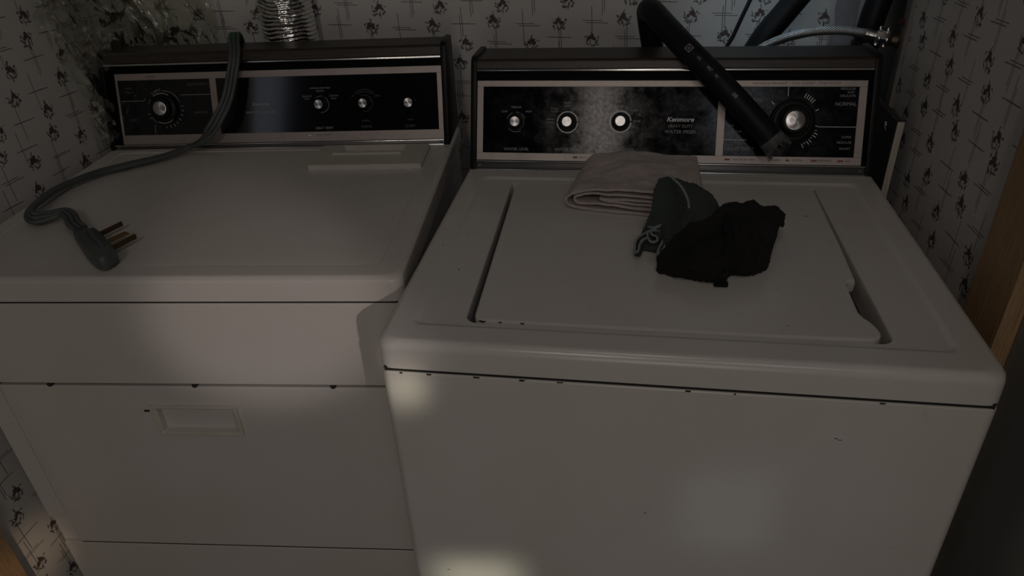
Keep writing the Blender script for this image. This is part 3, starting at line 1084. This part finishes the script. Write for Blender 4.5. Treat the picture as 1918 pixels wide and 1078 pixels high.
# ------------------------------------------------------------ foil vent duct behind the dryer
bm = bmesh.new()
rings = []
rr = random.Random(5)
NZ, NA = 420, 64
for i in range(NZ):
    t = i / (NZ - 1)
    z = .72 + t * .95
    cx = -.4325 - .012 * math.sin(t * 3) + .004
    cy = .8445 + .0015 * math.sin(t * 5)
    R0 = .0580 + .0015 * t
    ring = []
    for k in range(NA):
        a = 2 * PI * k / NA
        zz = z + .007 * noise.noise((math.cos(a) * 1.7, math.sin(a) * 1.7, z * 14))
        ph = (zz / .0085)
        f = abs((ph % 1) - .5) * 2
        rad = R0 - .0042 * (1 - f) ** 1.2 + .0016 * noise.noise((math.cos(a) * 6, math.sin(a) * 6, z * 55))
        ring.append(Vector((cx + rad * math.cos(a), cy + rad * math.sin(a), z)))
    rings.append(ring)
add_loft(bm, rings, True, False, False)
duct = finish('foil_duct', bm, 'foil', ang=80)
tag(duct, 'crinkled silver foil vent duct rising behind the dryer console', 'duct')

# ------------------------------------------------------------ crumpled clear plastic in the left corner
bm = bmesh.new()
NU, NV = 150, 150
grid = []


def crease(p):
    v = 0
    for s, a in ((7, .020), (17, .010), (38, .005)):
        q = noise.noise((p[0] * s * 1.3, p[1] * s * .7 + 3, s))
        v += a * (1 - 2 * abs(q) * 1.8)
    return v


for i in range(NU + 1):
    u = i / NU
    row = []
    for j in range(NV + 1):
        v = j / NV
        z = .93 + v * .62
        # plan path: along the left wall, round the corner, out along the back wall, bottom edge rises to the right
        lft = .60 - .13 * v
        right = -.600 - .045 * v
        tot_l, tot_b = .86 - lft, right + .80
        d = u * (tot_l + tot_b)
        if d < tot_l:
            x = -.795 - (lft + d - .5) * .04
            y = lft + d
        else:
            x = -.80 + (d - tot_l)
            y = .856 + .06 * (x + .8)
        k = min(1, abs(d - tot_l) / .10)
        x += (1 - k) * .03
        y -= (1 - k) * .03
        c_ = crease((d * 1.4 + .3 * v, z * .8 - d * .9))
        nx = .9 if d < tot_l else .0
        ny = -.9 if d > tot_l else 0
        x += (.008 + c_) * (nx if k > .5 else .5)
        y += (.008 + c_) * (ny if k > .5 else -.5)
        x += .01 * noise.noise((u * 5, v * 7, 2))
        if x < -.80: x = -.80 + .003 * noise.noise((u * 30, v * 30, 5))
        y = min(y, .868 + .06 * (x + .82) - .003)
        row.append(bm.verts.new((x, y, z)))
    grid.append(row)
for i in range(NU):
    for j in range(NV):
        bm.faces.new((grid[i][j], grid[i + 1][j], grid[i + 1][j + 1], grid[i][j + 1]))
sheet = finish('plastic_sheet', bm, 'film', ang=28)
tag(sheet, 'crumpled clear plastic sheeting hanging in the corner behind the dryer', 'plastic sheet')

# ------------------------------------------------------------ hoses and plumbing behind the washer
hose = tag(empty('drain_hose', (.33, .79, .95)), 'thick black rubber hose bent over the washer console with a torn open end', 'hose')
hM = Matrix.Translation((-.33, -.79, -.95))
hp = [(.352, .800, .93), (.349, .800, 1.02), (.343, .798, 1.085), (.333, .792, 1.135), (.3285, .772, 1.160), (.337, .735, 1.166), (.360, .692, 1.150), (.396, .645, 1.122), (.440, .610, 1.086), (.488, .580, 1.044), (.528, .562, 1.006), (.553, .553, .981)]
bm = bmesh.new()
hc = [hM @ p for p in catmull(hp, 8)]


def hs(t):
    b = math.exp(-((t - .36) / .07) ** 2)
    return 1 - .08 * b


sweep(bm, hc, circ(.0215, 28), scale=hs)
finish('hose_body', bm, 'hose', hose, ang=60)
# torn end: ragged sleeve
bm = bmesh.new()
axis = (hc[-1] - hc[-3]).normalized()
sdv = axis.orthogonal().normalized(); nn = axis.cross(sdv)
rings = []
rr = random.Random(11)
jag = [rr.uniform(.004, .022) for _ in range(28)]
for q, rad in ((-.010, .0222), (.0, .0222), (.5, .0218), (1, .0208), (1.0, .0165), (.4, .016), (0, .012)):
    ring = []
    for k in range(28):
        a = 2 * PI * k / 28
        dd = q if q <= 0 else q * jag[k]
        w = rad * (1 + (.10 * math.sin(a * 5) if q > .4 else 0))
        ring.append(hc[-1] + axis * dd + (sdv * math.cos(a) + nn * math.sin(a)) * w)
    rings.append(ring)
add_loft(bm, rings, True, True, True)
te = finish('torn_end', bm, 'hosecut', hose, ang=30)
te['label'] = 'ragged grey cut end of the hose'
# white lettering printed along the hose
bm = bmesh.new()
for s, idx, sz in (('⊠', 58, .010), ('UL', 61, .007), ('907', 64, .0075), ('N', 66, .0075), ('08', 71, .0095)):
    idx = min(idx, len(hc) - 3)
    t = (hc[idx + 1] - hc[idx - 1]).normalized()
    toc = (Vector(CAM) + Vector((.0, .0, .35)) - Vector((.33, .79, .95)) - hc[idx]).normalized()
    nrm = (toc - t * toc.dot(t)).normalized()
    sid = nrm.cross(t)
    Tm = Matrix(((t.x, sid.x, nrm.x, 0), (t.y, sid.y, nrm.y, 0), (t.z, sid.z, nrm.z, 0), (0, 0, 0, 1)))
    Tm.translation = hc[idx] + nrm * .0216
    if s == '⊠':
        for (x0_, y0_, x1_, y1_) in ((-.006, -.006, .006, -.005), (-.006, .005, .006, .006), (-.006, -.006, -.005, .006), (.005, -.006, .006, .006)):
            add_box(bm, (x0_, y0_, 0), (x1_, y1_, .0002), T=Tm)
        for a_ in (45, -45):
            add_box(bm, (-.0055, -.0005, 0), (.0055, .0005, .0002), T=Tm @ Matrix.Rotation(math.radians(a_), 4, 'Z'))
        continue
    text_bm(bm, s, Tm, sz)
finish('hose_lettering', bm, 'print', hose, smooth=False)['kind'] = 'stuff'

loop = tag(empty('looped_hose', (.53, .86, 1.0)), 'thick black hose looping up behind the washer console into the pipe cavity', 'hose')
lM = Matrix.Translation((-.53, -.86, -1.0))
lp = [(.50, .835, .90), (.52, .842, 1.0), (.558, .850, 1.085), (.600, .862, 1.140), (.648, .872, 1.205), (.690, .880, 1.275), (.730, .882, 1.315), (.764, .880, 1.300), (.778, .872, 1.240), (.772, .860, 1.180), (.758, .845, 1.125), (.752, .838, 1.06), (.752, .836, .98)]
bm = bmesh.new()
sweep(bm, [lM @ p for p in catmull(lp, 8)], circ(.0235, 24))
finish('hose_body', bm, 'hose', loop, ang=60)
bm = bmesh.new()
add_lathe(bm, [(.0238, 0), (.0262, .001), (.0262, .010), (.0238, .011)], 24, lM @ Matrix.Translation((.7535, .8395, 1.075)))
finish('hose_clamp', bm, 'black', loop)
cable = tube('thin_cable', [(.480, .865, .95), (.488, .868, 1.05), (.505, .872, 1.09), (.520, .876, 1.13), (.534, .882, 1.165), (.548, .890, 1.21), (.552, .90, 1.32), (.55, .91, 1.45)], .0042, 'hose', n=10)
tag(cable, 'thin black cable running up the wall left of the thick looped hose', 'cable')

sup = tag(empty('supply_hose', (.77, .78, 1.10)), 'braided steel water supply hose with a chrome nut behind the washer', 'hose')
sM = Matrix.Translation((-.77, -.78, -1.10))
spth = [(.505, .770, 1.035), (.530, .785, 1.068), (.560, .792, 1.090), (.600, .790, 1.1065), (.645, .788, 1.1160), (.690, .786, 1.1175), (.722, .784, 1.1140), (.738, .783, 1.1115)]
bm = bmesh.new()
sweep(bm, [sM @ p for p in catmull(spth, 14)], circ(.0082, 24), uv=.004 / .35 * 1.0)
finish('braided_hose', bm, 'braid', sup, ang=60)
ax = Vector((.034, -.006, -.0065)).normalized()


def along(p, ax, prof, n, rot=0):
    q = Vector((0, 0, 1)).rotation_difference(ax).to_matrix().to_4x4()
    b = bmesh.new()
    add_lathe(b, prof, n, sM @ Matrix.Translation(p) @ q @ Matrix.Rotation(rot, 4, 'Z'))
    return b


p0 = Vector((.733, .7835, 1.1125))
finish('ferrule', along(p0, ax, [(.0084, 0), (.0096, .0005), (.0096, .004), (.0086, .005), (.0086, .006), (.0096, .0065), (.0096, .014), (.0085, .0155), (.0085, .019)], 24), 'chrome', sup)
nut = along(p0 + ax * .019, ax, [(.012, 0), (.0150, .002), (.0150, .022), (.0135, .025), (.009, .025)], 6, .4)
for a in range(6):
    q = Vector((0, 0, 1)).rotation_difference(ax).to_matrix().to_4x4()
    for zz in (.004, .018):
        add_box(nut, (.0125, -.0035, zz - .002), (.0185, .0035, zz + .003), .001, 2, sM @ Matrix.Translation(p0 + ax * .019) @ q @ Matrix.Rotation(a * PI / 3 + .4, 4, 'Z'))
finish('coupling_nut', nut, 'chrome', sup)
valve = tag(empty('water_valve', (.795, .775, 1.10)), 'dark brass water valve with a red handle in the pipe cavity at right', 'valve')
vM = Matrix.Translation((-.795, -.775, -1.10))
bm = bmesh.new()
q = Vector((0, 0, 1)).rotation_difference(ax).to_matrix().to_4x4()
add_lathe(bm, [(.010, 0), (.012, .002), (.012, .012), (.015, .016), (.015, .036), (.011, .042)], 24, vM @ Matrix.Translation(p0 + ax * .0445) @ q)
add_lathe(bm, [(.009, -.20), (.009, .0), (.012, .004), (.012, .02), (.006, .022), (.006, .036)], 20, vM @ Matrix.Translation(p0 + ax * .070))
finish('valve_body', bm, 'valve', valve)
bm = bmesh.new()
add_lathe(bm, [(.006, .030), (.017, .031), (.018, .036), (.016, .041), (.005, .042)], 10, vM @ Matrix.Translation(p0 + ax * .070))
finish('handle', bm, 'redv', valve)

# board standing between washer and right wall
brd = tag(empty('board', (.766, .6, 0)), 'upright dark board with a pale edge wedged between washer and right wall', 'board')
bM = Matrix.Translation((-.766, -.6, 0))
box('panel', (.7600, .592, 0), (.7715, .84, 1.0055), 'board', brd, .0006, 1, bM)
box('pale_edge', (.7600, .5905, 0), (.7712, .5922, 1.0057), 'ply', brd, .0003, 1, bM)
bm = bmesh.new()
for k in range(5):
    add_box(bm, (.7590 - .0006 * k, .640 + .003 * (k % 3), .974 + .003 * k), (.7602, .643 + .003 * (k % 3), .977 + .003 * k), .0006, 1, bM)
finish('paint_fleck', bm, 'plaster2', brd)['kind'] = 'stuff'

# ------------------------------------------------------------ cloths on the washer lid
ZL = zl + .0004


NAP = bpy.data.textures.new('terry_nap', 'CLOUDS')
NAP.noise_scale = .0028
NAP.noise_depth = 2


def terry_mod(o, strength=.0026, lev=1):
    m = o.modifiers.new('dense', 'SUBSURF')
    m.levels = m.render_levels = lev
    d = o.modifiers.new('nap', 'DISPLACE')
    d.texture = NAP
    d.texture_coords = 'LOCAL'
    d.strength = strength
    d.mid_level = .5


def cloth_finish(name, bm, mat, parent, th, amp=.0012, fs=120, sub=True):
    for v in bm.verts:
        p = v.co
        v.co = p + Vector((noise.noise(p * fs), noise.noise(p * fs + Vector((9, 0, 0))), noise.noise(p * fs + Vector((0, 7, 0))))) * amp
        if v.co.z < .0005: v.co.z = .0005
    o = finish(name, bm, mat, parent, ang=80)
    if th:
        md = o.modifiers.new('thick', 'SOLIDIFY')
        md.thickness = th
        md.offset = 0
    terry_mod(o, .0012)
    return o


def grid_bm(P, nu, nv, bm=None):
    """P: control grid rows -> smooth surface"""
    bm = bm or bmesh.new()
    rows = [catmull(r, nu) for r in P]
    cols = list(zip(*rows))
    cols = [catmull(list(c), nv) for c in cols]
    V = [[bm.verts.new(p) for p in c] for c in cols]
    for i in range(len(V) - 1):
        for j in range(len(V[0]) - 1):
            bm.faces.new((V[i][j], V[i + 1][j], V[i + 1][j + 1], V[i][j + 1]))
    return bm


# folded taupe towel: nested U folds seen from the end
tow = tag(empty('folded_towel', (.31, .46, ZL)), 'folded taupe terry towel lying against the washer console', 'towel')
tM = Matrix.Translation((-.31, -.46, -ZL))


def fold_sheet(prof, y0, y1, sk):
    bm = bmesh.new()
    pr = catmull([(a, 0, b) for a, b in prof], 8)
    ny = 34
    V = []
    for j in range(ny + 1):
        t = j / ny
        r_ = []
        for k, p in enumerate(pr):
            x = p.x + .026 * t * (1 - (p.x - .2) / .24) - .004 * t
            yy = y0 + (y1 - y0) * t - sk * (p.x - .205) * (1 - t) + .003 * noise.noise((p.x * 40, p.z * 90, y0 * 7))
            z = p.z * (1 + .12 * math.sin(x * 22 + y0)) + (p.z * .16) * noise.noise((x * 22, yy * 22, 1)) + (p.z / .04) * .0022 * noise.noise((x * 60, yy * 60, 4))
            z += (.010 * t * t) * (p.z / .04) + (p.z / .04) * .0035 * noise.noise((x * 35 + y1 * 50, 2, p.z * 60)) * (1 - t)
            r_.append(bm.verts.new(tM @ Vector((x, yy, ZL + .0022 + max(0, z)))))
        V.append(r_)
    for j in range(ny):
        for k in range(len(pr) - 1):
            bm.faces.new((V[j][k], V[j][k + 1], V[j + 1][k + 1], V[j + 1][k]))
    return bm


outer = [(.428, .0355), (.38, .0350), (.32, .0370), (.26, .0365), (.225, .0340), (.2085, .0240), (.206, .0130), (.214, .0040), (.240, .0010), (.30, .0005), (.38, .0005), (.428, .001)]
inner = [(.430, .0265), (.38, .0262), (.32, .0285), (.265, .0280), (.232, .0270), (.2200, .0215), (.2225, .0135), (.235, .0105), (.27, .0105), (.33, .0080), (.39, .0078), (.431, .0080)]
mid = [(.434, .0185), (.39, .0180), (.34, .0205), (.29, .0200), (.262, .0192), (.30, .0150), (.36, .0140), (.434, .0140)]
o = cloth_finish('outer_fold', fold_sheet(outer, .404, .538, .16), 'beige', tow, .0046, .0007, 200)
for v in o.data.vertices:
    pass
cloth_finish('inner_fold', fold_sheet(inner, .405, .536, .16), 'beige', tow, .0042, .0007, 200)
cloth_finish('inner_fold', fold_sheet(mid, .407, .534, .16), 'beige', tow, .0040, .0007, 200)


def mound(rings, center, n, mat, name, parent, M0, amp, ridge, seed):
    bm = bmesh.new()
    R = [catmull(r, n, True) for r in rings]
    m = len(R[0])
    cols = []
    for k in range(m):
        ctrl = [R[i][k] for i in range(len(R))] + [Vector(center)]
        cols.append(catmull(ctrl, 9))
    V = []
    cen = Vector(center)
    cz = None
    for k in range(m):
        row = []
        for i, p in enumerate(cols[k][:-1]):
            w = min(1, i / 8) * min(1, (len(cols[k]) - i) / 8)
            q = Vector(p)
            s1 = 1 - 2 * abs(noise.noise((q.x * 26 + seed, q.y * 26, q.z * 10)))
            s2 = 1 - 2 * abs(noise.noise((q.x * 60 + seed, q.y * 60, q.z * 30 + 5)))
            q.z += (ridge * s1 + ridge * .4 * s2 - ridge * .6) * w
            row.append(bm.verts.new(M0 @ q))
        V.append(row)
    c = bm.verts.new(M0 @ cen)
    for k in range(m):
        a, b = V[k], V[(k + 1) % m]
        for i in range(len(a) - 1):
            bm.faces.new((a[i], b[i], b[i + 1], a[i + 1]))
        bm.faces.new((a[-1], b[-1], c))
    for v in bm.verts:
        p = v.co
        v.co = p + Vector((noise.noise(p * 150), noise.noise(p * 150 + Vector((9, 0, 0))), noise.noise(p * 150 + Vector((0, 7, 0))))) * amp
    o = finish(name, bm, mat, parent, ang=80)
    terry_mod(o, .0046)
    return o


grn = tag(empty('washcloth', (.38, .30, ZL)), 'crumpled dark green washcloth with pale stitched edges, on the taupe towel', 'washcloth')
gM = Matrix.Translation((-.38, -.30, -ZL))
GR0 = [(0.36, 0.252, 0.914), (0.378, 0.242, 0.914), (0.4, 0.26, 0.914), (0.434, 0.305, 0.914), (0.456, 0.381, 0.914), (0.443, 0.42, 0.914), (0.4, 0.428, 0.914), (0.372, 0.405, 0.914), (0.362, 0.373, 0.914), (0.358, 0.317, 0.914)]
GR1 = [(0.362, 0.256, 0.932), (0.379, 0.237, 0.94), (0.4, 0.249, 0.95), (0.429, 0.289, 0.948), (0.447, 0.349, 0.945), (0.437, 0.374, 0.955), (0.402, 0.387, 0.965), (0.378, 0.400, 0.955), (0.366, 0.378, 0.935), (0.362, 0.311, 0.93)]
GR2 = [(0.376, 0.265, 0.945), (0.385, 0.255, 0.955), (0.4, 0.268, 0.962), (0.419, 0.296, 0.962), (0.43, 0.334, 0.962), (0.419, 0.364, 0.968), (0.396, 0.380, 0.975), (0.386, 0.372, 0.970), (0.382, 0.361, 0.95), (0.378, 0.316, 0.942)]
mound(GR0 and [GR0, GR1, GR2], (0.398, 0.305, 0.968), 7, 'green', 'crumpled_body', grn, gM, .0016, .005, 2)
hoodA = [(0.372, 0.378, 0.985), (0.386, 0.35, 0.982), (0.396, 0.32, 0.974), (0.398, 0.301, 0.964), (0.394, 0.296, 0.953), (0.395, 0.290, 0.943)]
hoodM = [(0.363, 0.388, 0.980), (0.372, 0.370, 0.968), (0.376, 0.348, 0.955), (0.376, 0.330, 0.945), (0.372, 0.318, 0.938), (0.370, 0.308, 0.932)]
hoodB = [(0.356, 0.393, 0.974), (0.348, 0.376, 0.962), (0.346, 0.352, 0.950), (0.343, 0.337, 0.938), (0.336, 0.328, 0.930), (0.334, 0.318, 0.922)]
bm = grid_bm([[gM @ Vector(q) for q in r] for r in (hoodB, hoodM, hoodA)], 7, 8)
cf = cloth_finish
o = finish('hood_fold', bm, 'green', grn, ang=80)
md = o.modifiers.new('thick', 'SOLIDIFY'); md.thickness = .004; md.offset = 0; terry_mod(o, .0042, 2)
# back flap joining the hood to the body
flap = [[(0.372, 0.378, 0.984), (0.392, 0.372, 0.980), (0.415, 0.362, 0.972), (0.434, 0.356, 0.955), (0.448, 0.345, 0.930)],
        [(0.386, 0.35, 0.981), (0.402, 0.345, 0.978), (0.418, 0.338, 0.972), (0.436, 0.332, 0.956), (0.450, 0.325, 0.928)],
        [(0.397, 0.315, 0.973), (0.408, 0.310, 0.972), (0.420, 0.305, 0.966), (0.434, 0.300, 0.950), (0.446, 0.295, 0.926)],
        [(0.396, 0.292, 0.955), (0.405, 0.288, 0.958), (0.416, 0.282, 0.955), (0.428, 0.276, 0.940), (0.438, 0.272, 0.924)]]
bm = grid_bm([[gM @ Vector(q) for q in r] for r in flap], 7, 8)
o = finish('back_flap', bm, 'green', grn, ang=80)
md = o.modifiers.new('thick', 'SOLIDIFY'); md.thickness = .004; md.offset = 0; terry_mod(o, .0042, 2)


def piping(pts, name='stitched_edge', r=.0017, mat='greenedge', par=None, M0=None):
    bm = bmesh.new()
    pp = catmull(pts, 14)
    P = []
    for i, p in enumerate(pp):
        P.append(M0 @ (p + Vector((noise.noise((i * .9, 1, 0)), noise.noise((i * .9, 5, 0)), noise.noise((i * .9, 9, 0)))) * .0012))
    sweep(bm, P, circ(r, 7), scale=lambda t: 1 + .25 * math.sin(t * len(P) * 2.1))
    return finish(name, bm, mat, par, ang=80)


piping([Vector(p) + Vector((0, -.001, .0016)) for p in hoodA[:5]], par=grn, M0=gM, r=.0019)
ruf = [
    [(0.321, 0.216), (0.322, 0.242), (0.331, 0.263), (0.345, 0.278), (0.358, 0.294), (0.37, 0.309)],
    [(0.346, 0.291), (0.339, 0.267), (0.343, 0.244), (0.352, 0.243), (0.353, 0.258), (0.346, 0.264), (0.346, 0.278), (0.36, 0.287)],
    [(0.363, 0.283), (0.371, 0.291), (0.373, 0.273), (0.368, 0.246), (0.361, 0.219), (0.353, 0.206)],
    [(0.376, 0.253), (0.376, 0.235), (0.370, 0.212), (0.362, 0.206)],
    [(0.333, 0.295), (0.338, 0.309), (0.351, 0.319), (0.364, 0.343)],
    [(0.321, 0.216), (0.326, 0.213), (0.328, 0.232), (0.334, 0.250), (0.345, 0.262)],
    [(0.340, 0.300), (0.350, 0.290), (0.362, 0.300), (0.372, 0.318)],
    [(0.352, 0.210), (0.358, 0.232), (0.366, 0.262), (0.364, 0.288)],
]
for qi, r in enumerate(ruf):
    top = catmull([(a, b + .0195, .930 - (.005 if k == 0 or k == len(r) - 1 else 0)) for k, (a, b) in enumerate(r)], 7)
    bm = bmesh.new()
    rows = []
    for f in range(6):
        t = f / 5
        rows.append([gM @ Vector((p.x + .003 * math.sin(t * 3), p.y + .017 * t, ZL + .001 + (p.z - ZL - .001) * (1 - t))) for p in top])
    add_loft(bm, rows, False, False, False)
    o = cloth_finish('ruffle', bm, 'green', grn, .0045, .0, 100) if False else finish('ruffle', bm, 'green', grn, ang=80)
    md = o.modifiers.new('thick', 'SOLIDIFY'); md.thickness = .004; md.offset = 0; terry_mod(o, .0042, 2)
    if qi != 3:
        piping([p + Vector((0, -.0012, .0012)) for p in top[::3]], par=grn, M0=gM, r=.0017)
# low bunched cloth under the ruffles
LW0 = [(.322, .270, .9135), (.345, .262, .9135), (.369, .252, .9135), (.385, .262, .9135), (.388, .300, .9135), (.366, .345, .9135), (.338, .335, .9135), (.328, .300, .9135)]
LW1 = [(.326, .272, .918), (.346, .262, .920), (.368, .252, .924), (.382, .262, .930), (.384, .300, .934), (.364, .335, .932), (.342, .325, .924), (.332, .295, .920)]
mound([LW0, LW1], (.360, .290, .926), 7, 'green', 'bunched_layer', grn, gM, .0010, .004, 8)

blk = tag(empty('black_cloth', (.44, .25, ZL)), 'crumpled black cloth in a heap at the right of the green washcloth', 'cloth')
kM = Matrix.Translation((-.44, -.25, -ZL))
BK0 = [(0.353, 0.207, 0.914), (0.362, 0.196, 0.914), (0.396, 0.184, 0.914), (0.424, 0.179, 0.914), (0.445, 0.183, 0.914), (0.452, 0.198, 0.914), (0.476, 0.2, 0.914), (0.501, 0.217, 0.914), (0.512, 0.245, 0.914), (0.520, 0.285, 0.914), (0.532, 0.33, 0.914), (0.527, 0.357, 0.914), (0.486, 0.354, 0.914), (0.435, 0.323, 0.914), (0.393, 0.285, 0.914), (0.365, 0.241, 0.914)]
BK1 = [(0.353, 0.199, 0.925), (0.363, 0.188, 0.924), (0.395, 0.175, 0.926), (0.422, 0.169, 0.928), (0.441, 0.172, 0.929), (0.449, 0.190, 0.935), (0.471, 0.188, 0.938), (0.499, 0.205, 0.94), (0.507, 0.235, 0.942), (0.520, 0.270, 0.945), (0.535, 0.326, 0.947), (0.525, 0.335, 0.95), (0.484, 0.34, 0.95), (0.434, 0.307, 0.95), (0.386, 0.261, 0.943), (0.359, 0.215, 0.932)]
BK2 = [(0.362, 0.198, 0.932), (0.374, 0.190, 0.936), (0.399, 0.178, 0.942), (0.42, 0.176, 0.945), (0.436, 0.184, 0.945), (0.451, 0.200, 0.953), (0.467, 0.200, 0.957), (0.486, 0.215, 0.96), (0.495, 0.236, 0.962), (0.507, 0.268, 0.960), (0.520, 0.305, 0.956), (0.507, 0.314, 0.962), (0.476, 0.321, 0.966), (0.439, 0.293, 0.968), (0.403, 0.255, 0.96), (0.373, 0.211, 0.945)]
mound([BK0, BK1, BK2], (0.450, 0.238, .966), 6, 'blackcloth', 'crumpled_body', blk, kM, .0022, .014, 4)
# corner flap at upper right and hem pieces
fl = [[(.492, .318, .958), (.500, .300, .962), (.508, .275, .960)], [(.512, .330, .960), (.520, .312, .962), (.522, .285, .955)], [(.528, .340, .955), (.537, .318, .953), (.534, .296, .945)]]
bm = grid_bm([[kM @ Vector(q) for q in r] for r in fl], 6, 6)
for v in bm.verts:
    p = v.co
    v.co = p + Vector((noise.noise(p * 130), noise.noise(p * 130 + Vector((9, 0, 0))), noise.noise(p * 90 + Vector((0, 7, 0))))) * .003
o = finish('corner_flap', bm, 'blackcloth', blk, ang=80)
md = o.modifiers.new('thick', 'SOLIDIFY'); md.thickness = .005; md.offset = 0; terry_mod(o, .0042, 2)
hem = [[(.354, .2035, .9165), (.365, .193, .917), (.396, .180, .918), (.424, .1745, .919), (.4445, .1785, .919)],
       [(.357, .198, .929), (.368, .189, .929), (.398, .176, .932), (.424, .1705, .934), (.443, .1750, .934)]]
for h_ in hem[1:]:
    piping(h_, 'hem', .0022, 'blackedge', blk, kM)
box('hem_tab', (.428, .166, ZL + .001), (.447, .176, ZL + .0075), 'blackedge', blk, .002, 2, kM)
piping([(.436, .190, .950), (.444, .208, .966), (.442, .228, .974), (.446, .250, .974), (.452, .275, .970)], 'fold_ridge', .0030, 'blackedge', blk, kM)
piping([(.452, .192, .940), (.458, .208, .958), (.456, .228, .971), (.460, .252, .972)], 'fold_ridge', .0035, 'blackcloth', blk, kM)
